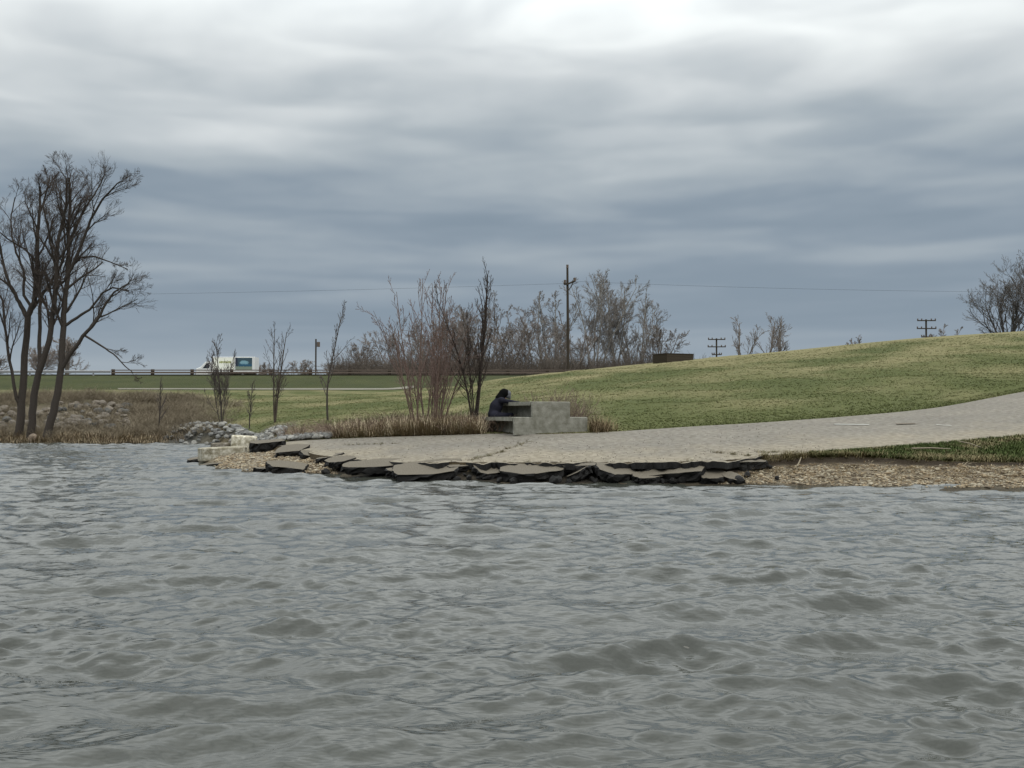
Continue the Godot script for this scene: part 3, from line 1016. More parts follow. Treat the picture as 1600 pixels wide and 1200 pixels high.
func place_table(M: Dictionary) -> void:
	var at := Vector3(0.06, 0.845, -25.35)
	var o := thing("picnic_table", "massive grey concrete picnic table with stepped end panels and two benches", "picnic table", at, deg_to_rad(20))
	var prof := PackedVector2Array([Vector2(0, 0), Vector2(1.98, 0), Vector2(1.98, 0.44), Vector2(1.5, 0.44), Vector2(1.5, 0.83), Vector2(0.48, 0.83), Vector2(0.48, 0.44), Vector2(0, 0.44)])
	for z in [0.0, -2.6]:
		var e := MB.new()
		e.prism(prof, 0.12, 0.012, Transform3D(Basis(), Vector3(0, 0, z - 0.12)))
		obj("end_panel", e.mesh(M.concrete), o)
	var box := func(called: String, lo: Vector3, hi: Vector3) -> void:
		var b := MB.new()
		b.prism(PackedVector2Array([Vector2(lo.x, lo.y), Vector2(hi.x, lo.y), Vector2(hi.x, hi.y), Vector2(lo.x, hi.y)]), hi.z - lo.z, 0.01, Transform3D(Basis(), Vector3(0, 0, lo.z)))
		obj(called, b.mesh(M.concrete), o)
	box.call("table_top", Vector3(0.45, 0.74, -2.598), Vector3(1.53, 0.836, -0.122))
	for x in [[-0.03, 0.44], [1.54, 2.01]]:
		box.call("bench_seat", Vector3(x[0], 0.35, -2.598), Vector3(x[1], 0.446, -0.122))
	box.call("pedestal", Vector3(0.75, 0, -2.598), Vector3(1.25, 0.738, -0.122))
	box.call("bench_riser", Vector3(0.26, 0, -2.598), Vector3(0.4, 0.348, -0.122))
	# the person on the bench at the far end, leaning on the table
	var basis := Basis(Vector3.UP, deg_to_rad(20))
	var who := thing("person", "person in dark navy jacket and black hood hunched over the table top", "person", at + basis * Vector3(0, -0.06, -1.95), deg_to_rad(20))
	var navy := Color(0.012, 0.013, 0.02)
	var jean := Color(0.02, 0.022, 0.032)
	var skin := Color(0.36, 0.21, 0.15)
	var shoe := Color(0.015, 0.014, 0.013)
	var bones := [
		[Vector3(0.13, 0.56, -0.07), Vector3(0.13, 0.56, 0.07), 0.13, 0.13, jean], [Vector3(0.13, 0.58, 0), Vector3(0.2, 0.78, 0), 0.155, 0.165, navy], [Vector3(0.2, 0.78, 0), Vector3(0.30, 0.95, 0), 0.165, 0.13, navy],
		[Vector3(0.30, 0.94, -0.16), Vector3(0.30, 0.94, 0.16), 0.088, 0.088, navy], [Vector3(0.31, 0.97, 0), Vector3(0.38, 1.06, 0), 0.07, 0.06, navy]]
	for s in [-1.0, 1.0]:
		bones.append_array([[Vector3(0.31, 0.94, 0.19 * s), Vector3(0.52, 0.90, 0.25 * s), 0.066, 0.055, navy], [Vector3(0.52, 0.90, 0.25 * s), Vector3(0.80, 0.885, 0.1 * s), 0.055, 0.042, navy],
			[Vector3(0.15, 0.54, 0.09 * s), Vector3(0.58, 0.55, 0.11 * s), 0.09, 0.068, jean], [Vector3(0.58, 0.55, 0.11 * s), Vector3(0.62, 0.10, 0.12 * s), 0.062, 0.045, jean],
			[Vector3(0.61, 0.055, 0.12 * s), Vector3(0.80, 0.035, 0.13 * s), 0.05, 0.035, shoe]])
	var b := MB.new()
	body_mesh(b, bones, 0.018, 0.04)
	for s in [-1.0, 1.0]:            # hands folded on the table: palm, four bent fingers of unequal length, thumb from the side of the palm
		var wrist := Vector3(0.80, 0.885, 0.1 * s)
		var fwd := Vector3(0.8, -0.08, -0.55 * s).normalized()
		var side := Vector3(0.55, 0, 0.8 * s).normalized()
		var hand := [[wrist, wrist + fwd * 0.05, 0.026, 0.03, skin], [wrist + fwd * 0.05 - side * 0.02, wrist + fwd * 0.05 + side * 0.025, 0.02, 0.018, skin]]
		for k in 4:
			var root := wrist + fwd * 0.075 + side * (-0.03 + 0.02 * k)
			var mid: Vector3 = root + fwd * [0.032, 0.038, 0.036, 0.028][k]
			hand.append_array([[root, mid, 0.009, 0.0085, skin], [mid, mid + (fwd * 0.6 + Vector3.DOWN * 0.7).normalized() * [0.03, 0.036, 0.033, 0.024][k], 0.0085, 0.007, skin]])
		hand.append_array([[wrist + fwd * 0.02 - side * 0.02, wrist + fwd * 0.05 - side * 0.05, 0.013, 0.011, skin], [wrist + fwd * 0.05 - side * 0.05, wrist + fwd * 0.085 - side * 0.045, 0.0105, 0.009, skin]])
		body_mesh(b, hand, 0.005, 0.008)
	# head bent over the table: skull, face, nose, ears, jaw
	var fwd := Vector3(0.78, -0.55, 0.1).normalized()
	var up := Vector3(0.55, 0.8, 0.0).normalized()
	var c := Vector3(0.44, 1.11, 0.0)
	var rt := fwd.cross(up)
	var head := [[c, c + fwd * 0.03, 0.092, 0.08, skin], [c + fwd * 0.03 - up * 0.05, c + fwd * 0.06 - up * 0.085, 0.06, 0.04, skin], [c + fwd * 0.10, c + fwd * 0.122 - up * 0.03, 0.011, 0.015, skin],
		[c + fwd * 0.088 - up * 0.058 - rt * 0.02, c + fwd * 0.088 - up * 0.058 + rt * 0.02, 0.009, 0.009, Color(0.28, 0.12, 0.1)]]
	for s in [-1.0, 1.0]:
		head.append([c + fwd * 0.09 + rt * 0.032 * s, c + fwd * 0.091 + rt * 0.032 * s, 0.012, 0.012, Color(0.05, 0.04, 0.035)])
		head.append([c + rt * 0.088 * s - up * 0.01, c + rt * 0.09 * s - up * 0.04, 0.02, 0.014, skin])
	body_mesh(b, head, 0.006, 0.012)
	obj("body", b.mesh(mat(Color(1, 1, 1), 0.85, 0.3)), who)
	var hood := MB.new()
	var black := Color(0.006, 0.006, 0.007)
	body_mesh(hood, [[c - fwd * 0.03 + up * 0.015, c + fwd * 0.0 + up * 0.03, 0.125, 0.115, black], [c - fwd * 0.05 - up * 0.05, Vector3(0.30, 1.0, 0), 0.11, 0.12, black]], 0.012, 0.04)
	obj("hood", hood.mesh(mat(Color(1, 1, 1), 0.95, 0.2)), who)
	var cap := MB.new()
	body_mesh(cap, [[c + fwd * 0.05 + up * 0.05, c + fwd * 0.075 + up * 0.02, 0.105, 0.09, Color(0.13, 0.135, 0.145)], [c + fwd * 0.06 + up * 0.05, c + fwd * 0.16 + up * 0.0, 0.06, 0.04, Color(0.13, 0.135, 0.145)]], 0.01, 0.03)
	obj("cap", cap.mesh(mat(Color(1, 1, 1), 0.9, 0.25)), who).set_meta("label", "grey knitted cap under the hood")


func place_highway(M: Dictionary) -> void:
	var road := MB.new()
	road.col = Color(0.11, 0.11, 0.105)
	road.face([Vector3(-190, 5.99, -126.2), Vector3(45, 5.99, -126.2), Vector3(45, 5.99, -136.5), Vector3(-190, 5.99, -136.5)])
	struct("highway", road.mesh(M.pave), "highway along the top of the embankment", "road")
	var kerb := MB.new()
	kerb.col = Color(0.5, 0.48, 0.43)
	kerb.box(Vector3(-190, 5.7, -126.2), Vector3(30, 6.12, -125.9))
	struct("kerb", kerb.mesh(M.concrete), "pale concrete edge below the guardrail", "kerb")
	# the path at the foot of the embankment
	var path := MB.new()
	path.col = Color(0.29, 0.275, 0.22)
	for i in 60:
		var ua := -0.385 + 0.29 * i / 60.0
		var ub := -0.385 + 0.29 * (i + 1) / 60.0
		var q := []
		for e in [[ua, 97.6], [ub, 97.6], [ub, 101.0], [ua, 101.0]]:
			q.append(on(e[0] * e[1], -e[1]) + Vector3(0, 0.06 + (0.03 if e[1] > 100.0 else 0.0), 0))
		path.face(q)
	struct("path", path.mesh(M.pave), "pale service path along the foot of the green embankment", "path")
	# weathered guardrail: brown rails on dark posts
	var g := thing("guardrail", "weathered brown guardrail on dark posts along the highway edge", "guardrail", Vector3(0, 5.95, -125.6))
	var rails := [[0.62, 0.74, 0.1], [0.28, 0.48, 0.08]]
	for r in rails:
		var b := MB.new()
		b.box(Vector3(-49.2, r[0], -0.05), Vector3(14, r[1], 0.05))
		obj("rail", b.mesh(M.rust), g)
	for i in 13:
		var x := -49.0 + i * 4.85
		var b := MB.new()
		b.box(Vector3(x - 0.2, -0.3, -0.2), Vector3(x + 0.2, 0.8, -0.06))
		obj("post", b.mesh(M.wood), g)
	var w := thing("guardrail", "plain galvanised guardrail behind the three bare lakeside trees", "guardrail", Vector3(0, 5.95, -125.6))
	var b := MB.new()
	for y in [0.42, 0.58]:
		b.tube(PackedVector3Array([Vector3(-150, y, 0), Vector3(-100, y, 0), Vector3(-49.3, y, 0)]), PackedFloat32Array([0.09, 0.09, 0.09]), 8)
	b.box(Vector3(-150, 0.4, -0.02), Vector3(-49.3, 0.6, 0.02))
	obj("rail", b.mesh(M.metal), w)
	for i in 26:
		var q := MB.new()
		q.box(Vector3(-149 + i * 3.9, -0.3, -0.16), Vector3(-148.85 + i * 3.9, 0.6, -0.04))
		obj("post", q.mesh(M.metal), w)
	# box truck, nose towards -x
	var t := thing("box_truck", "white box truck with printed side panel driving on the highway", "truck", Vector3(-36.3, 5.75, -130.5))
	b = MB.new()
	b.prism(PackedVector2Array([Vector2(-1.55, 0.62), Vector2(3.55, 0.62), Vector2(3.55, 2.62), Vector2(-1.55, 2.62)]), 2.2, 0.04, Transform3D(Basis(), Vector3(0, 0, -1.1)))
	t.scale = Vector3(1.06, 1.04, 1.04)
	var cargo := obj("cargo_box", b.mesh(M.white), t)
	b = MB.new()
	b.face([Vector3(1.25, 1.05, 1.104), Vector3(3.25, 1.05, 1.104), Vector3(3.25, 2.5, 1.104), Vector3(1.25, 2.5, 1.104)])
	obj("picture_panel", print_mesh(b, true), cargo)
	b = MB.new()
	b.face([Vector3(-1.45, 1.05, 1.104), Vector3(1.1, 1.05, 1.104), Vector3(1.1, 2.5, 1.104), Vector3(-1.45, 2.5, 1.104)])
	obj("lettered_panel", print_mesh(b, false), cargo)
	b = MB.new()
	b.prism(PackedVector2Array([Vector2(-3.5, 0.42), Vector2(-1.6, 0.42), Vector2(-1.6, 2.02), Vector2(-2.1, 2.08), Vector2(-2.42, 1.98), Vector2(-2.98, 1.36), Vector2(-3.45, 1.2)]), 2.0, 0.05, Transform3D(Basis(), Vector3(0, 0, -1.0)))
	var cab := obj("cab", b.mesh(M.white), t)
	for z in [1.004, -1.004]:
		b = MB.new()
		var pane := [Vector3(-2.72, 1.22, z), Vector3(-1.9, 1.22, z), Vector3(-1.9, 1.86, z), Vector3(-2.2, 1.86, z)]
		if z < 0: pane.reverse()
		b.face(pane)
		obj("side_window", b.mesh(M.glass), cab)
	b = MB.new()
	b.face([Vector3(-2.93, 1.35, -0.88), Vector3(-2.93, 1.35, 0.88), Vector3(-2.35, 1.96, 0.82), Vector3(-2.35, 1.96, -0.82)])
	obj("windshield", b.mesh(M.glass), cab)
	b = MB.new()
	b.box(Vector3(-3.6, 0.38, -0.95), Vector3(-3.49, 0.62, 0.95))
	obj("bumper", b.mesh(M.metal), t)
	for z in [-0.72, 0.72]:
		b = MB.new()
		b.disc(Vector3(-3.47, 0.86, z), Vector3(-1, 0, 0), 0.12, 0.08, 12)
		obj("headlight", b.mesh(M.metal), t)
	b = MB.new()
	b.box(Vector3(-1.6, 0.42, -0.45), Vector3(3.4, 0.6, 0.45))
	obj("chassis", b.mesh(M.rubber), t)
	for x in [-2.7, 2.1]:
		for z in [-0.85, 0.85]:
			b = MB.new()
			b.disc(Vector3(x, 0.38, z), Vector3(0, 0, 1), 0.38, 0.25, 18)
			var tyre := obj("wheel", b.mesh(M.rubber), t)
			b = MB.new()
			b.disc(Vector3(x, 0.38, z), Vector3(0, 0, 1), 0.2, 0.27, 12)
			obj("rim", b.mesh(M.metal), tyre)
	# wooden enclosure on the brow of the hill
	var e := thing("wooden_enclosure", "low dark wooden enclosure standing on the brow of the grassy hill", "enclosure", on(12.05, -79.5), 0.45)
	for i in 4:
		for f in [[Vector3(0, 0, -0.05), Vector3(2.45, 0.2, 0), false], [Vector3(-0.05, 0, -1.9), Vector3(0, 0.2, 0), true], [Vector3(0, 0, -1.95), Vector3(2.45, 0.2, -1.9), false], [Vector3(2.45, 0, -1.9), Vector3(2.5, 0.2, 0), true]]:
			b = MB.new()
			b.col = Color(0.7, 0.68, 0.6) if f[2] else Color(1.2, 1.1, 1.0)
			b.box(f[0] + Vector3(0, -0.1 + i * 0.21, 0.01 * (i % 2)), f[1] + Vector3(0, -0.1 + i * 0.21, 0.01 * (i % 2)))
			obj("plank", b.mesh(M.wood), e)
	b = MB.new()
	b.box(Vector3(-0.08, 0.74, -1.98), Vector3(2.53, 0.79, 0.04))
	obj("lid", b.mesh(M.wood), e)


func print_mesh(b: MB, picture: bool) -> ArrayMesh:      # the flat print on the truck's side, seen only as soft shapes in the photograph
	var im := Image.create(64, 48, false, Image.FORMAT_RGB8)
	for y in 48:
		for x in 64:
			var c := Color8(236, 238, 232)
			var u := x / 63.0
			var v := y / 47.0
			var wob := n_fine.get_noise_2d(x * 3.0, y * 3.0) * 0.12
			if picture:
				c = Color8(52, 74, 84).lerp(Color8(24, 32, 52), smoothstep(0.2, 0.0, u))
				if v > 0.72 + wob * 0.5: c = Color8(122, 134, 118)
				if pow((u - 0.52 + wob) / 0.26, 2) + pow((v - 0.42) / 0.2, 2) < 1.0: c = Color8(122, 160, 172)
				if absf(v - 0.62 + wob) < 0.09 and u > 0.2: c = Color8(36, 82, 108)
			else:
				c = Color8(238, 238, 224)
				if absf(v - 0.36 + wob * 0.6) < 0.07 and u > 0.3 and u < 0.86: c = Color8(150, 152, 96)
			im.set_pixel(x, y, c)
	var m := StandardMaterial3D.new()
	m.albedo_texture = ImageTexture.create_from_image(im)
	m.roughness = 0.4
	var am := ArrayMesh.new()
	var a := []
	a.resize(Mesh.ARRAY_MAX)
	a[Mesh.ARRAY_VERTEX] = b.v
	a[Mesh.ARRAY_NORMAL] = b.n
	a[Mesh.ARRAY_TEX_UV] = PackedVector2Array([Vector2(0, 1), Vector2(1, 1), Vector2(1, 0), Vector2(0, 0)])
	a[Mesh.ARRAY_INDEX] = b.t
	am.add_surface_from_arrays(Mesh.PRIMITIVE_TRIANGLES, a)
	am.surface_set_material(0, m)
	return am


func bar(b: MB, a: Vector3, e: Vector3, r: float, sides := 8) -> void:
	b.tube(PackedVector3Array([a, a.lerp(e, 0.5), e]), PackedFloat32Array([r, r, r]), sides)


func place_poles(M: Dictionary) -> void:
	var y0 := h_at(6.75, -140.0)
	var p := thing("utility_pole", "tall wooden utility pole with one crossarm standing among the bare trees", "utility pole", Vector3(7.7, y0, -140.0))
	var top := 21.4 - y0
	var b := MB.new()
	b.col = Color(1.0, 1.0, 1.0)
	b.tube(PackedVector3Array([Vector3(0, -0.5, 0), Vector3(-0.05, top * 0.5, 0), Vector3(-0.1, top, 0)]), PackedFloat32Array([0.22, 0.19, 0.15]), 10)
	obj("pole", b.mesh(M.wood), p)
	b = MB.new()
	b.box(Vector3(-0.62, top - 2.5, 0.16), Vector3(0.05, top - 2.26, 0.32))
	bar(b, Vector3(0.0, top - 2.35, 0.2), Vector3(0.95, top - 1.9, 0.2), 0.12)
	obj("crossarm", b.mesh(M.wood), p)
	b = MB.new()
	bar(b, Vector3(0.8, top - 2.0, 0.2), Vector3(0.1, top - 3.2, 0.15), 0.06)
	obj("brace", b.mesh(M.wood), p)
	for q in [Vector3(-0.45, top - 2.05, 0.23), Vector3(0.88, top - 1.75, 0.2), Vector3(-0.1, top + 0.08, 0)]:
		b = MB.new()
		b.disc(q, Vector3.UP, 0.17, 0.45, 8)
		obj("insulator", b.mesh(M.rust), p)
	# wires
	var ends := [[Vector3(7.25, 19.1, -139.8), Vector3(-150, 20.5, -165.0), "thin power line running across the sky from the pole past the lakeside trees"], [Vector3(8.58, 19.4, -139.8), Vector3(120, 19.6, -150.0), "thin power line running across the sky from the pole over the hill"]]
	for e in ends:
		b = MB.new()
		var pts := PackedVector3Array()
		var rad := PackedFloat32Array()
		for i in 25:
			var t := i / 24.0
			pts.append(e[0].lerp(e[1], t) - Vector3(0, 4.0 * 0.9 * t * (1.0 - t), 0))
			rad.append(0.012)
		b.tube(pts, rad, 5)
		tag(obj("power_line", b.mesh(M.rubber)), e[2], "power line")
	# small pole beyond the guardrail
	p = thing("utility_pole", "short dark utility pole with a transformer can beyond the guardrail", "utility pole", on(-32.6, -170.0))
	b = MB.new()
	bar(b, Vector3(0, -0.5, 0), Vector3(0, 7.8, 0), 0.13)
	obj("pole", b.mesh(M.wood), p)
	b = MB.new()
	b.disc(Vector3(0.42, 6.9, 0), Vector3.UP, 0.26, 0.8, 12)
	obj("transformer", b.mesh(M.rust), p)
	# double crossarm poles beyond the hill
	var list := [[50.0, -250.0, 19.6, 1.0, "dark pole with two crossarms rising behind the hill beside the wooden enclosure"], [94.0, -232.0, 22.6, 0.95, "pale brown pole with wide crossarm rising behind the hill near the big leafless trees"]]
	for q in list:
		var at := Vector3(q[0], 5.2, q[1])
		p = thing("utility_pole", q[4], "utility pole", at)
		var t2: float = q[2] - at.y
		b = MB.new()
		bar(b, Vector3(0, -0.5, 0), Vector3(0, t2, 0), 0.2)
		obj("pole", b.mesh(M.wood), p)
		for k in [[0.3, 2.1], [2.1, 2.2], [4.0, 1.2]]:
			b = MB.new()
			b.box(Vector3(-k[1], t2 - k[0] - 0.12, 0.2), Vector3(k[1], t2 - k[0] + 0.12, 0.36))
			obj("crossarm", b.mesh(M.wood), p)
			for s in [-1.0, -0.55, 0.55, 1.0]:
				b = MB.new()
				b.disc(Vector3(k[1] * s * 0.95, t2 - k[0] + 0.28, 0.28), Vector3.UP, 0.14, 0.34, 7)
				obj("insulator", b.mesh(M.rust), p)


func place_trees(M: Dictionary) -> void:
	LIMBS_A = [
		[0.230, 0.050, [Vector2(-0.03, -0.03), Vector2(0.06, 1.28), Vector2(0.12, 3.15), Vector2(0.24, 6.18), Vector2(0.50, 6.86), Vector2(0.59, 8.58), Vector2(0.56, 10.42), Vector2(0.65, 11.88), Vector2(0.59, 12.83)]],
		[0.130, 0.030, [Vector2(0.24, 6.09), Vector2(-0.03, 6.68), Vector2(-0.21, 7.01), Vector2(-0.56, 7.75), Vector2(-0.86, 8.70), Vector2(-1.10, 10.04), Vector2(-1.34, 11.38)]],
		[0.100, 0.030, [Vector2(0.00, 1.63), Vector2(-0.12, 2.17), Vector2(-0.39, 3.98), Vector2(-0.56, 5.55), Vector2(-0.59, 6.89), Vector2(-1.01, 7.66), Vector2(-1.51, 8.70)]],
		[0.085, 0.025, [Vector2(0.39, 6.56), Vector2(0.00, 7.25), Vector2(-0.09, 8.58), Vector2(-0.50, 9.44), Vector2(-0.74, 10.34), Vector2(-0.83, 11.38), Vector2(-0.68, 12.33)]],
	]
	LIMBS_B = [
		[0.210, 0.050, [Vector2(-0.03, -0.00), Vector2(0.06, 1.31), Vector2(0.21, 2.55), Vector2(0.50, 3.68), Vector2(0.89, 4.87), Vector2(1.07, 6.21), Vector2(1.28, 8.02), Vector2(1.28, 9.24), Vector2(1.49, 10.45), Vector2(1.75, 11.64), Vector2(1.78, 12.89)]],
		[0.120, 0.030, [Vector2(0.24, 2.49), Vector2(0.27, 3.77), Vector2(0.18, 5.11), Vector2(0.12, 6.56), Vector2(0.12, 7.28), Vector2(0.39, 7.78), Vector2(0.80, 8.73), Vector2(1.01, 9.83), Vector2(0.68, 11.64), Vector2(0.56, 12.83)]],
		[0.080, 0.025, [Vector2(1.28, 8.14), Vector2(1.13, 9.03), Vector2(0.95, 10.07), Vector2(0.74, 11.52), Vector2(1.01, 12.89)]],
	]
	LIMBS_C = [
		[0.220, 0.050, [Vector2(-0.06, -0.03), Vector2(0.27, 1.40), Vector2(0.50, 2.70), Vector2(0.65, 4.40), Vector2(0.68, 6.24), Vector2(0.80, 7.42), Vector2(0.89, 9.27), Vector2(0.86, 10.72), Vector2(0.95, 11.73), Vector2(0.86, 13.07)]],
		[0.130, 0.030, [Vector2(0.59, 3.36), Vector2(0.98, 4.16), Vector2(1.66, 5.14), Vector2(2.26, 5.85), Vector2(2.79, 6.83), Vector2(3.12, 7.31), Vector2(3.83, 7.75)]],
		[0.060, 0.020, [Vector2(1.72, 5.17), Vector2(2.49, 4.66), Vector2(2.97, 4.28), Vector2(3.47, 3.68), Vector2(3.86, 3.33)]],
		[0.090, 0.030, [Vector2(0.68, 5.61), Vector2(1.28, 6.06), Vector2(1.90, 6.47), Vector2(2.49, 7.31), Vector2(2.97, 7.57), Vector2(3.71, 7.40)]],
		[0.100, 0.030, [Vector2(0.77, 7.93), Vector2(1.28, 8.91), Vector2(1.78, 9.98), Vector2(2.14, 10.84), Vector2(2.73, 11.82), Vector2(3.24, 12.30), Vector2(3.65, 12.62)]],
		[0.070, 0.020, [Vector2(0.98, 8.61), Vector2(1.40, 9.09), Vector2(2.02, 9.15), Vector2(2.73, 8.88), Vector2(3.53, 8.52)]],
		[0.080, 0.025, [Vector2(0.89, 9.95), Vector2(1.40, 11.32), Vector2(1.90, 12.30), Vector2(2.26, 13.22)]],
	]
	var silver := {"wiggle": 0.10, "rise": 0.08, "spread": 0.62, "ratio": 0.66, "kids": [6, 5, 5], "levels": 4, "thin": 0.004, "wood": 1}
	drawn_tree("bare_tree", "leafless lakeside tree with a twin trunk, standing farthest from the highway truck", on(-23.0, -47.8), LIMBS_A, 1, M.bark, silver)
	drawn_tree("bare_tree", "leafless lakeside tree with straight middle trunk between two others", on(-22.2, -47.4), LIMBS_B, 2, M.bark, silver)
	drawn_tree("bare_tree", "leafless lakeside tree leaning over the brush with a drooping bare branch", on(-21.4, -47.2), LIMBS_C, 3, M.bark, silver)

	# saplings and shrubs behind the pavement
	var red := Color(0.25, 0.175, 0.145)
	var stems := []
	rng.seed = 8
	for i in 19:
		stems.append([rng.randf_range(0.03, 0.36), rng.randf() * TAU, rng.randf_range(0.6, 1.05), rng.randf_range(0.016, 0.03), 0.3])
	plant("willow_shrub", "tall reddish many-stemmed leafless shrub growing among straw behind the pavement", "shrub", on(-2.3, -28.0), 4.35, stems,
		{"wiggle": 0.09, "rise": 0.06, "spread": 0.5, "ratio": 0.36, "kids": [11, 5, 2], "levels": 3, "thin": 0.0045, "wood": 0, "bare": 0.2, "wood_tint": red, "twig_tint": Color(0.31, 0.22, 0.19)}, 80, M.bark)
	plant("young_tree", "dark upright leafless tree beside the concrete picnic table", "tree", on(-1.02, -27.8), 4.5, [[0.02, 0.4, 0.98, 0.06], [0.06, 0.3, 0.93, 0.036, 0.03], [0.06, 3.4, 0.86, 0.034, 0.03], [0.1, 1.2, 0.75, 0.022, 0.03], [0.1, 4.4, 0.65, 0.02, 0.03]],
		{"wiggle": 0.1, "rise": 0.12, "spread": 0.55, "ratio": 0.3, "kids": [18, 7, 4, 2], "levels": 4, "thin": 0.0035, "wood": 1, "bare": 0.25, "wood_tint": Color(0.075, 0.06, 0.052), "twig_tint": Color(0.14, 0.11, 0.093)}, 81, M.bark)
	var slim := {"wiggle": 0.09, "rise": 0.1, "spread": 0.6, "ratio": 0.34, "kids": [17, 6, 3], "levels": 3, "thin": 0.0055, "wood": 0, "bare": 0.22, "wood_tint": Color(0.11, 0.095, 0.085), "twig_tint": Color(0.17, 0.145, 0.13)}
	plant("sapling", "slim grey sapling with few side branches between the riprap and the reddish shrub", "sapling", on(-7.1, -39.5), 4.4, [[0.04, 2.4, 1.0, 0.042]], slim, 83, M.bark)
	var tuftful := slim.duplicate()
	tuftful.merge({"ratio": 0.42, "kids": [18, 7, 4], "spread": 0.45}, true)
	plant("sapling", "bushy sapling growing on the riprap pile in line with the white truck", "sapling", on(-13.3, -47.0), 4.1, [[0.03, 1.0, 1.0, 0.045], [0.12, 0.1, 0.82, 0.024], [0.16, 3.2, 0.8, 0.024]], tuftful, 84, M.bark)
	var fork := slim.duplicate()
	fork.merge({"wood_tint": Color(0.14, 0.11, 0.09), "kids": [13, 5, 2]}, true)
	plant("sapling", "forked pale sapling with two bare upright stems beside the riprap", "sapling", on(-9.95, -43.0), 4.0, [[0.1, 3.1, 1.0, 0.04], [0.14, 0.1, 0.98, 0.045], [0.03, 3.4, 0.8, 0.03]], fork, 85, M.bark)
	plant("sapling", "thin grey sapling between the bushy sapling and the forked sapling", "sapling", on(-11.4, -44.5), 2.1, [[0.05, 1.0, 1.0, 0.03]], slim, 86, M.bark)
	plant("sapling", "thin lone sapling standing in the brown brush of the inlet bank", "sapling", on(-17.2, -50.0), 2.6, [[0.03, 1.0, 1.0, 0.04]], slim, 87, M.bark)

	# trees beyond the highway and the hill: x, z, height, crown width, form, label
	var dusk := [Color(0.225, 0.192, 0.168), Color(0.245, 0.21, 0.186), Color(0.19, 0.163, 0.143)]
	var far := [
		[-23.0, -165.0, 7.2, 6.0, 0, "small round dark tree beyond the guardrail, first of the tree line"],
		[-18.0, -160.0, 8.5, 7.0, 1, "bare tree rising behind the reddish shrub, on its truck side"],
		[-13.5, -158.0, 9.5, 7.0, 1, "bare tree directly behind the reddish shrub"],
		[-9.0, -155.0, 12.0, 7.5, 1, "bare tree between the reddish shrub and the dark upright tree"],
		[-5.5, -160.0, 12.5, 7.5, 1, "bare tree hidden partly behind the dark upright tree"],
		[-1.0, -156.0, 13.0, 6.5, 1, "brownish bare tree above the seated person"],
		[2.5, -160.0, 13.0, 6.0, 1, "bare tree above the middle of the picnic table"],
		[5.8, -154.0, 14.0, 5.5, 2, "pale upright bare tree next to the tall pole on the table side"],
		[9.5, -160.0, 13.5, 6.5, 1, "bare tree just past the tall utility pole"],
		[12.3, -152.0, 16.0, 8.5, 2, "tallest bare tree of the belt, its top level with the pole crossarm"],
		[15.8, -155.0, 15.8, 9.0, 2, "tall bare tree with a broad fan of branches beside the tallest one"],
		[18.4, -153.0, 13.0, 7.5, 2, "bare tree sloping down from the tall pair toward the hill"],
		[-11.2, -150.0, 9.0, 6.5, 1, "low bare tree under the reddish shrub's crown, nearest to the guardrail there"],
		[-7.2, -151.0, 10.5, 6.5, 1, "leaning bare tree seen between the shrub and the dark upright tree"],
		[-3.2, -150.0, 11.0, 6.5, 1, "bare tree just past the dark upright tree on the pole side"],
		[0.8, -149.0, 10.5, 6.0, 1, "lower bare tree in front of the brownish one, over the table"],
		[7.6, -148.0, 10.0, 6.0, 1, "lower bare tree standing at the foot of the tall utility pole"],
		[20.8, -146.0, 9.0, 7.0, 0, "low spreading tree with crooked dark limbs above the wooden enclosure"],
		[31.0, -140.0, 7.8, 5.0, 3, "slanting bare tree of the three on the hill, next to the pole"],
		[34.2, -140.0, 8.3, 5.5, 3, "middle bare tree of the three on the hill with wide crown"],
		[37.2, -142.0, 7.9, 4.5, 3, "narrow bare tree of the three on the hill, farthest from the pole"],
		[52.0, -150.0, 6.6, 5.0, 0, "low bush just showing over the hill brow between the poles"],
		[67.5, -160.0, 9.6, 4.5, 0, "small bush beside the pale crossarm pole on the hill"],
		[72.5, -160.0, 7.7, 4.0, 0, "tiny bush just past the pale crossarm pole"],
		[48.0, -99.0, 6.2, 7.0, 4, "big leafless shrubby tree at the edge of the hill, lower one"],
		[52.2, -100.0, 8.6, 8.0, 4, "big leafless many-limbed tree at the edge of the hill, tallest there"],
		[57.0, -101.0, 8.8, 7.0, 4, "big leafless tree beyond the tallest one on the hill"],
		[-61.0, -140.0, 5.4, 6.0, 0, "dark leafless bush seen through the lakeside tree trunks"],
		[-66.0, -142.0, 4.2, 6.0, 0, "low bush beyond the guardrail between lakeside trunks"],
		[-73.0, -142.0, 3.4, 6.0, 0, "lowest bush beyond the plain guardrail by the twin trunk"],
		[-44.5, -185.0, 4.0, 5.0, 0, "low hedge bush beyond the highway past the truck's tail"],
		[-39.0, -188.0, 5.2, 5.0, 0, "rounded bush beyond the guardrail behind the forked sapling"],
		[-33.5, -190.0, 5.0, 6.0, 0, "rounded bush beyond the guardrail at the foot of the short pole"],
		[-28.5, -188.0, 4.6, 5.0, 0, "low bush beyond the guardrail behind the slim grey sapling"]]
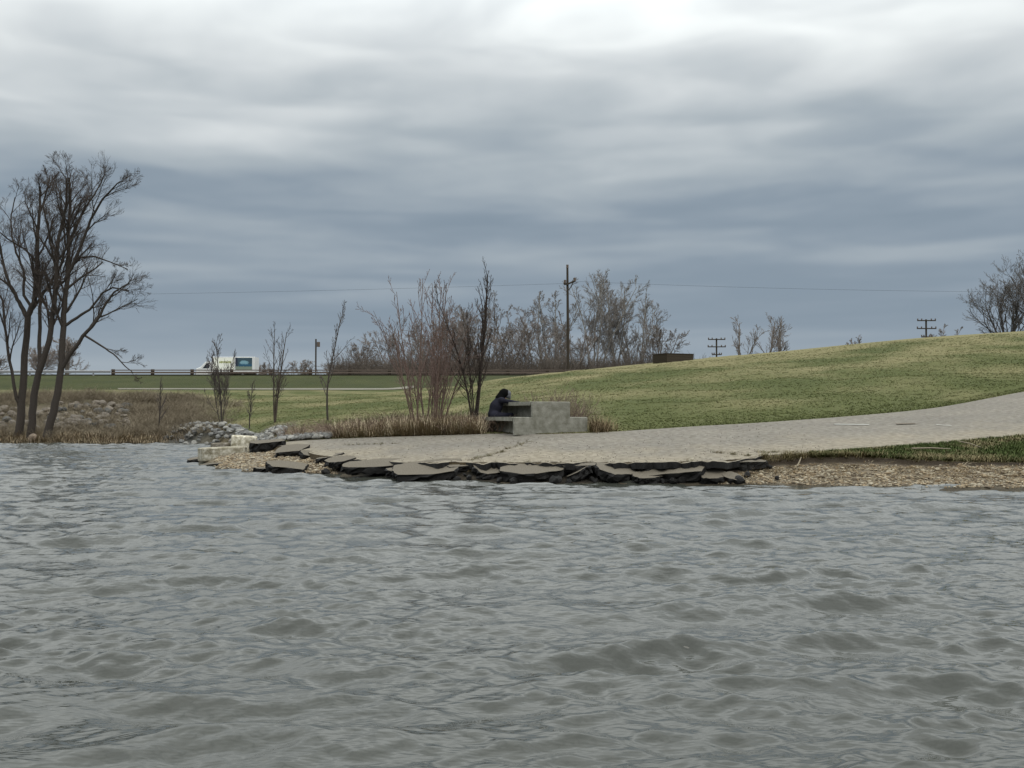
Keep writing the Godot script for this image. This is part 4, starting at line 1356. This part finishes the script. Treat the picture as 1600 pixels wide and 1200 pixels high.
	for i in far.size():
		var q: Array = far[i]
		var at := on(q[0], q[1])
		var h: float = q[2]
		var w: float = q[3]
		var k := {"wiggle": 0.15, "rise": 0.12, "spread": 0.62, "ratio": 0.6, "kids": [10, 6, 4, 3], "levels": 4, "thin": 0.018, "wood": 1, "bare": 0.15, "reach": w * 0.62, "wood_tint": dusk[i % 3] * 0.9, "twig_tint": dusk[i % 3]}
		var st := []
		rng.seed = 500 + i
		if q[4] == 0:
			k.merge({"kids": [9, 6, 5], "levels": 3, "reach": w * 0.5, "spread": 0.85, "thin": 0.026}, true)
			for s in 4:
				st.append([rng.randf_range(0.1, 0.5), rng.randf() * TAU, rng.randf_range(0.75, 1.0), 0.12, 0.2])
		elif q[4] == 1:
			k.merge({"rise": 0.05, "spread": 0.7, "kids": [8, 5, 5, 3]}, true)
			for s in 4:
				st.append([rng.randf_range(0.06, 0.5), (s + rng.randf() * 0.7) * TAU / 4.0, rng.randf_range(0.75, 1.0), 0.13, 0.5])
		elif q[4] == 2:
			k.merge({"spread": 0.6, "rise": 0.1, "wood_tint": Color(0.26, 0.24, 0.215), "twig_tint": Color(0.235, 0.21, 0.19)}, true)
			for s in 4:
				st.append([rng.randf_range(0.05, 0.32), rng.randf() * TAU, rng.randf_range(0.8, 1.0), 0.16, 0.4])
		elif q[4] == 3:
			k.merge({"bare": 0.35, "spread": 0.65, "kids": [8, 5, 4], "levels": 3, "thin": 0.018}, true)
			st = [[rng.randf_range(0.1, 0.25), rng.randf() * TAU, 1.0, 0.22], [rng.randf_range(0.2, 0.4), rng.randf() * TAU, 0.9, 0.15]]
		else:
			k.merge({"kids": [11, 5, 4, 3], "spread": 0.7, "thin": 0.011, "bare": 0.1, "reach": w * 0.7, "twig_tint": Color(0.15, 0.135, 0.125), "wood_tint": Color(0.09, 0.08, 0.075)}, true)
			for s in 4:
				st.append([rng.randf_range(0.08, 0.5), rng.randf() * TAU, rng.randf_range(0.75, 1.0), 0.14, 0.3])
		plant("bare_tree", q[5], "bush" if q[4] == 0 and h < 7.0 else "tree", at, h, st, k, 600 + i, M.bark_far, "leafless trees and bushes beyond the highway")


func place_rocks(M: Dictionary) -> void:
	var shapes := []
	for i in 8:
		shapes.append(rock_mesh(30 + i, Vector3(1.0, 0.62, 0.8), M.stone))
	var tones := []
	for c in [Color(0.36, 0.355, 0.335), Color(0.27, 0.265, 0.25), Color(0.46, 0.445, 0.405), Color(0.18, 0.175, 0.165), Color(0.29, 0.25, 0.205)]:
		tones.append(mat(c, 0.9, 0.3, M.stone.albedo_texture, M.stone.normal_texture, Vector3(1.6, 1.6, 1.6), 1.0))
	var put := func(called: String, label: String, group: String, at: Vector3, size: float, tone: int) -> void:
		var o := obj(called, shapes[rng.randi() % 8])
		o.material_override = tones[tone]
		o.transform = Transform3D(Basis(Vector3.UP, rng.randf() * TAU) * Basis(Vector3.RIGHT, rng.randfn() * 0.3) * Basis().scaled(Vector3.ONE * size), at)
		tag(o, label, "rock", group)
	rng.seed = 41
	for i in 250:            # the pile at the mouth of the inlet
		var u := rng.randf_range(-0.338, -0.222)
		var t := pow(rng.randf(), 0.8)
		var k := knots(u)
		var d := lerpf(k[12] - 0.5, k[12] + 4.6, t)
		var ridge := sin(clampf((u + 0.338) / 0.116, 0.0, 1.0) * PI)
		put.call("riprap_rock", "grey angular riprap rock in the pile under the bushy sapling", "riprap rocks at the inlet mouth", on(u * d, -d) + Vector3(0, 0.07 + 0.3 * ridge * sin(t * PI), 0), rng.randf_range(0.2, 0.44), [0, 0, 2, 1, 2, 3][rng.randi() % 6])
	for i in 120:             # a second, lower row behind the tip of the pavement
		var u := rng.randf_range(-0.245, -0.178)
		var k := knots(u)
		var d := k[10] + 0.15 + 2.0 * pow(rng.randf(), 1.5)
		put.call("riprap_rock", "grey riprap rock in the low row just behind the pavement tip", "riprap rocks behind the pavement", on(u * d, -d) + Vector3(0, 0.08, 0), rng.randf_range(0.16, 0.36), [0, 1, 1, 2, 3][rng.randi() % 5])
	for i in 110:             # boulders showing through the brush by the lakeside trees
		var u := rng.randf_range(-0.455, -0.375) if rng.randf() < 0.7 else rng.randf_range(-0.52, -0.46)
		var d := rng.randf_range(50.0, 60.0)
		put.call("bank_boulder", "brown grey boulder half buried in the brush behind the lakeside trees", "boulders on the inlet bank", on(u * d, -d) + Vector3(0, 0.2, 0), rng.randf_range(0.35, 0.8), 4 if rng.randf() < 0.7 else 3)
	var o := obj("round_boulder", rock_mesh(77, Vector3(0.46, 0.44, 0.4), mat(Color(0.42, 0.33, 0.25), 0.9, 0.3, M.stone.albedo_texture), 2))
	o.position = on(-21.9, -46.9) + Vector3(0, 0.18, 0)
	tag(o, "round pale boulder at the foot of the lakeside trees", "boulder")
	for i in 60:             # crumbs of the pavement
		var u := rng.randf_range(-0.19, 0.26)
		var k := knots(u)
		var d := lerpf(k[2], k[8] - 0.1, rng.randf())
		var o2 := obj("asphalt_chunk", shapes[rng.randi() % 8])
		o2.material_override = M.broken
		o2.transform = Transform3D(Basis(Vector3(rng.randfn(), rng.randfn(), rng.randfn()).normalized(), rng.randf() * TAU).scaled(Vector3.ONE * rng.randf_range(0.1, 0.3)), on(u * d, -d) + Vector3(0, 0.04, 0))
		tag(o2, "small black chunk of crumbled asphalt between the tilted slabs and the pavement lip", "rubble", "asphalt chunks under the pavement lip", "thing")
	# gravel and shells
	var places := []
	var tints := []
	for i in 9000:
		var u := rng.randf_range(0.2, 0.66) if i < 6000 else rng.randf_range(-0.29, -0.17)
		var k := knots(u)
		var t := rng.randf()
		var d := lerpf(k[2] - 0.05, k[4] + 0.05, t) if i < 6000 else lerpf(k[2], k[6], t)
		var p := on(u * d, -d)
		if p.y < 0.02: continue
		var s := rng.randf_range(0.03, 0.085) * (1.0 if rng.randf() < 0.93 else 2.0)
		places.append(Transform3D(Basis(Vector3.UP, rng.randf() * TAU).scaled(Vector3(s, s * 0.7, s)), p))
		tints.append([Color(0.85, 0.69, 0.48), Color(0.62, 0.48, 0.32), Color(1.05, 0.94, 0.74), Color(0.38, 0.31, 0.23)][rng.randi() % 4])
	var pebble := rock_mesh(99, Vector3(1, 0.7, 0.9), mat(Color(0.36, 0.35, 0.33), 0.85, 0.3), 3)
	for i in 900:           # grit and crumbs on the apron
		var u := rng.randf_range(-0.2, 0.3)
		var k := knots(u)
		var d := lerpf(k[8], k[10], pow(rng.randf(), 1.7))
		var s := rng.randf_range(0.012, 0.035)
		places.append(Transform3D(Basis(Vector3.UP, rng.randf() * TAU).scaled(Vector3(s, s * 0.7, s)), Vector3(u * d, lerpf(k[9], k[11], (d - k[8]) / (k[10] - k[8])) + 0.008, -d)))
		tints.append([Color(0.35, 0.3, 0.25), Color(0.8, 0.72, 0.6), Color(0.55, 0.5, 0.42)][rng.randi() % 3])
	scatter("gravel", pebble, "loose shells and gravel on the beach and the spit", "gravel", places, tints)
	# driftwood
	var sticks := [[Vector3(8.3, 0.66, -21.3), Vector3(9.05, 0.655, -21.15), 0.016, "long pale stick lying in the grass by the road"], [Vector3(9.45, 0.80, -21.7), Vector3(9.75, 0.68, -21.3), 0.013, "short pale stick slanting in the grass by the road"],
		[Vector3(7.78, 0.52, -20.6), Vector3(8.0, 0.35, -20.25), 0.014, "pale stick leaning down the cut bank"], [Vector3(5.7, 0.33, -20.5), Vector3(5.85, 0.5, -20.75), 0.016, "pale broken stick propped upright against the soil bank"], [Vector3(8.4, 0.37, -20.2), Vector3(9.1, 0.39, -20.25), 0.012, "thin driftwood twig lying along the top of the gravel"]]
	for q in sticks:
		var b := MB.new()
		b.col = Color(0.42, 0.36, 0.26)
		var mid: Vector3 = (q[0] + q[1]) * 0.5 + Vector3(0.01, 0.015, 0.0)
		b.tube(PackedVector3Array([q[0], mid, q[1]]), PackedFloat32Array([q[2], q[2] * 0.9, q[2] * 0.6]), 6)
		tag(obj("driftwood_stick", b.mesh(M.bark)), q[3], "stick", "sticks on the bank")


func place_ground_cover(M: Dictionary) -> void:
	var turf := tuft_mesh(61, 9, 0.10, 0.09, 0.012, M.blade)
	var straw := tuft_mesh(62, 10, 0.75, 0.16, 0.014, M.blade)
	var brush := brush_mesh(63, 16, 1.0, 0.45, 0.011, M.bark_far)
	rng.seed = 12
	var places := []
	var tints := []
	for i in 60000:          # the hill and the field
		var u := rng.randf_range(-0.28, 0.62)
		var k := knots(u)
		var d := lerpf(k[10] + 0.1, k[20], pow(rng.randf(), 1.6))
		var p := on(u * d, -d)
		var t := n_soft.get_noise_2d(p.x * 1.1, p.z * 0.7) * 0.7 + n_fine.get_noise_2d(p.x * 1.6, p.z * 1.0) * 0.4 + rng.randfn() * 0.07
		var s := rng.randf_range(0.4, 0.8) * (1.0 + (d - 25.0) * 0.012)
		places.append(Transform3D(Basis(Vector3.UP, rng.randf() * TAU).scaled(Vector3(s * 1.2, s * 0.42, s * 1.2)), p))
		tints.append(Color(0.13, 0.146, 0.052).lerp(Color(0.25, 0.235, 0.115), smoothstep(-0.35, 0.75, t + (d - 40.0) * 0.010 - 0.3 * (1.0 - smoothstep(27.0, 44.0, d)) * smoothstep(0.08, 0.14, u))))
	for i in 9000:           # the verge by the road
		var u := rng.randf_range(0.29, 0.62)
		var k := knots(u)
		var d := lerpf(k[6] + 0.02, k[8] - 0.05, rng.randf())
		if rng.randf() > smoothstep(0.29, 0.36, u) + 0.25: continue
		var p := on(u * d, -d)
		var t := n_fine.get_noise_2d(p.x * 5.0, p.z * 5.0) + rng.randfn() * 0.2
		var s := rng.randf_range(0.5, 1.1)
		places.append(Transform3D(Basis(Vector3.UP, rng.randf() * TAU).scaled(Vector3(s, s * 0.8, s)), p))
		tints.append(Color(0.09, 0.12, 0.036).lerp(Color(0.32, 0.27, 0.15), smoothstep(0.0, 0.5, t)))
	scatter("grass", turf, "short tufts of grass on the hill and along the road", "grass", places, tints)
	places = []
	tints = []
	for i in 1500:           # dead stalks behind the pavement
		var u := rng.randf_range(-0.172, -0.03)
		var k := knots(u)
		var d := k[10] + 0.1 + absf(rng.randfn()) * 1.1
		if u < -0.12 and rng.randf() < 0.5: continue
		var s := rng.randf_range(0.25, 0.8)
		places.append(Transform3D(Basis(Vector3.UP, rng.randf() * TAU).scaled(Vector3(1, s, 1)), on(u * d, -d)))
		tints.append(Color(0.62, 0.53, 0.37).lerp(Color(0.42, 0.33, 0.22), rng.randf()))
	for i in 60:             # beside the table
		var p := Vector3(2.05 + absf(rng.randfn()) * 0.22, 0, -26.0 + rng.randfn() * 0.25)
		places.append(Transform3D(Basis(Vector3.UP, rng.randf() * TAU).scaled(Vector3(0.8, rng.randf_range(0.3, 0.7), 0.8)), on(p.x, p.z)))
		tints.append(Color(0.3, 0.22, 0.13).lerp(Color(0.2, 0.15, 0.09), rng.randf()))
	for i in 480:            # straw along the waterline of the inlet
		var u := rng.randf_range(-0.56, -0.32)
		var k := knots(u)
		var d := k[12] + rng.randf_range(0.2, 1.6)
		places.append(Transform3D(Basis(Vector3.UP, rng.randf() * TAU).scaled(Vector3(1.4, rng.randf_range(0.25, 0.6), 1.4)), on(u * d, -d)))
		tints.append(Color(0.5, 0.41, 0.27).lerp(Color(0.28, 0.21, 0.14), rng.randf()))
	for i in 420:            # straw washed up on the beach
		var u := rng.randf_range(0.21, 0.62)
		var k := knots(u)
		var d := lerpf(k[2] + 0.1, k[4] + 0.1, sqrt(rng.randf()))
		places.append(Transform3D(Basis(Vector3.UP, rng.randf() * TAU).scaled(Vector3(0.9, rng.randf_range(0.03, 0.09), 0.9)), on(u * d, -d)))
		tints.append(Color(0.62, 0.54, 0.38).lerp(Color(0.36, 0.28, 0.18), rng.randf()))
	for i in 500:            # thatch hanging over the cut bank
		var u := rng.randf_range(0.24, 0.62)
		var k := knots(u)
		var d := k[6] + rng.randf_range(-0.06, 0.25)
		if u > 0.36 and rng.randf() < 0.5: continue
		places.append(Transform3D(Basis(Vector3.UP, rng.randf() * TAU).scaled(Vector3(0.7, rng.randf_range(0.1, 0.25), 0.7)), on(u * d, -d)))
		tints.append(Color(0.28, 0.22, 0.12).lerp(Color(0.1, 0.1, 0.04), rng.randf()))
	for line in [[Vector2(-0.86, -21.3), Vector2(-0.2, -22.6), 60], [Vector2(-0.2, -22.6), Vector2(0.4, -24.2), 30], [Vector2(-4.3, -26.4), Vector2(-2.9, -25.6), 34], [Vector2(4.2, -21.6), Vector2(4.9, -21.2), 40], [Vector2(-1.2, -21.0), Vector2(3.9, -20.35), 60], [Vector2(5.2, -21.7), Vector2(6.6, -21.6), 50]]:
		for i in line[2]:        # weeds in the cracks of the pavement
			var f := rng.randf()
			var q: Vector2 = line[0].lerp(line[1], f) + Vector2(rng.randfn(), rng.randfn()) * 0.035
			q.x += n_fine.get_noise_1d(f * 80.0) * 0.2
			places.append(Transform3D(Basis(Vector3.UP, rng.randf() * TAU).scaled(Vector3(0.3, rng.randf_range(0.03, 0.12), 0.3)), on(q.x, q.y)))
			tints.append(Color(0.16, 0.12, 0.07).lerp(Color(0.12, 0.12, 0.05), rng.randf()))
	scatter("dead_grass", straw, "straw-coloured dead stalks behind the pavement and along the shore", "dead grass", places, tints)
	places = []
	tints = []
	for i in 1500:           # brown brush on the bank of the inlet
		var u := rng.randf_range(-0.62, -0.27)
		var k := knots(u)
		var d := lerpf(k[12] + 1.0, k[18] + 2.0, pow(rng.randf(), 0.9))
		if u < -0.37 and d > 49.0 and d < 61.0 and rng.randf() < 0.8: continue
		var s := rng.randf_range(0.25, 0.75) * (1.0 if u < -0.3 else 0.6)
		if u > -0.31 and rng.randf() < 0.6: continue
		places.append(Transform3D(Basis(Vector3.UP, rng.randf() * TAU).scaled(Vector3(1.2, s, 1.2)), on(u * d, -d)))
		tints.append(Color(0.15, 0.123, 0.088).lerp(Color(0.31, 0.26, 0.185), rng.randf()))
	for i in 170:            # reddish brush round the saplings, the shrub and behind the table
		var u := rng.randf_range(-0.27, 0.0)
		var k := knots(u)
		var d := k[10] + 0.6 + absf(rng.randfn()) * 1.6
		if u < -0.175 and rng.randf() < 0.75: continue
		if rng.randf() < smoothstep(-0.16, -0.1, u) * 0.6: continue
		var s := rng.randf_range(0.25, 0.6)
		places.append(Transform3D(Basis(Vector3.UP, rng.randf() * TAU).scaled(Vector3(1, s, 1)), on(u * d, -d)))
		tints.append(Color(0.16, 0.115, 0.088).lerp(Color(0.28, 0.21, 0.16), rng.randf()))
	for i in 9:
		var x := rng.randf_range(0.9, 2.1)
		var z := -28.0 - rng.randf() * 0.8
		places.append(Transform3D(Basis(Vector3.UP, rng.randf() * TAU).scaled(Vector3(0.8, rng.randf_range(0.7, 1.15), 0.8)), on(x, z)))
		tints.append(Color(0.2, 0.15, 0.12))
	scatter("brush", brush, "brown leafless brush on the inlet bank and behind the pavement", "brush", places, tints)
	places = []
	tints = []
	for i in 380:            # undergrowth below the trees beyond the highway
		var x := rng.randf_range(-24.0, 26.0)
		var z := rng.randf_range(-142.0, -160.0)
		var s := rng.randf_range(1.8, 4.6)
		places.append(Transform3D(Basis(Vector3.UP, rng.randf() * TAU).scaled(Vector3(2.6, s, 2.6)), on(x, z)))
		tints.append(Color(0.11, 0.09, 0.076).lerp(Color(0.165, 0.138, 0.115), rng.randf()))
	scatter("undergrowth", brush_mesh(64, 26, 1.0, 0.6, 0.012, M.bark_far), "dense undergrowth below the belt of trees beyond the highway", "undergrowth", places, tints)
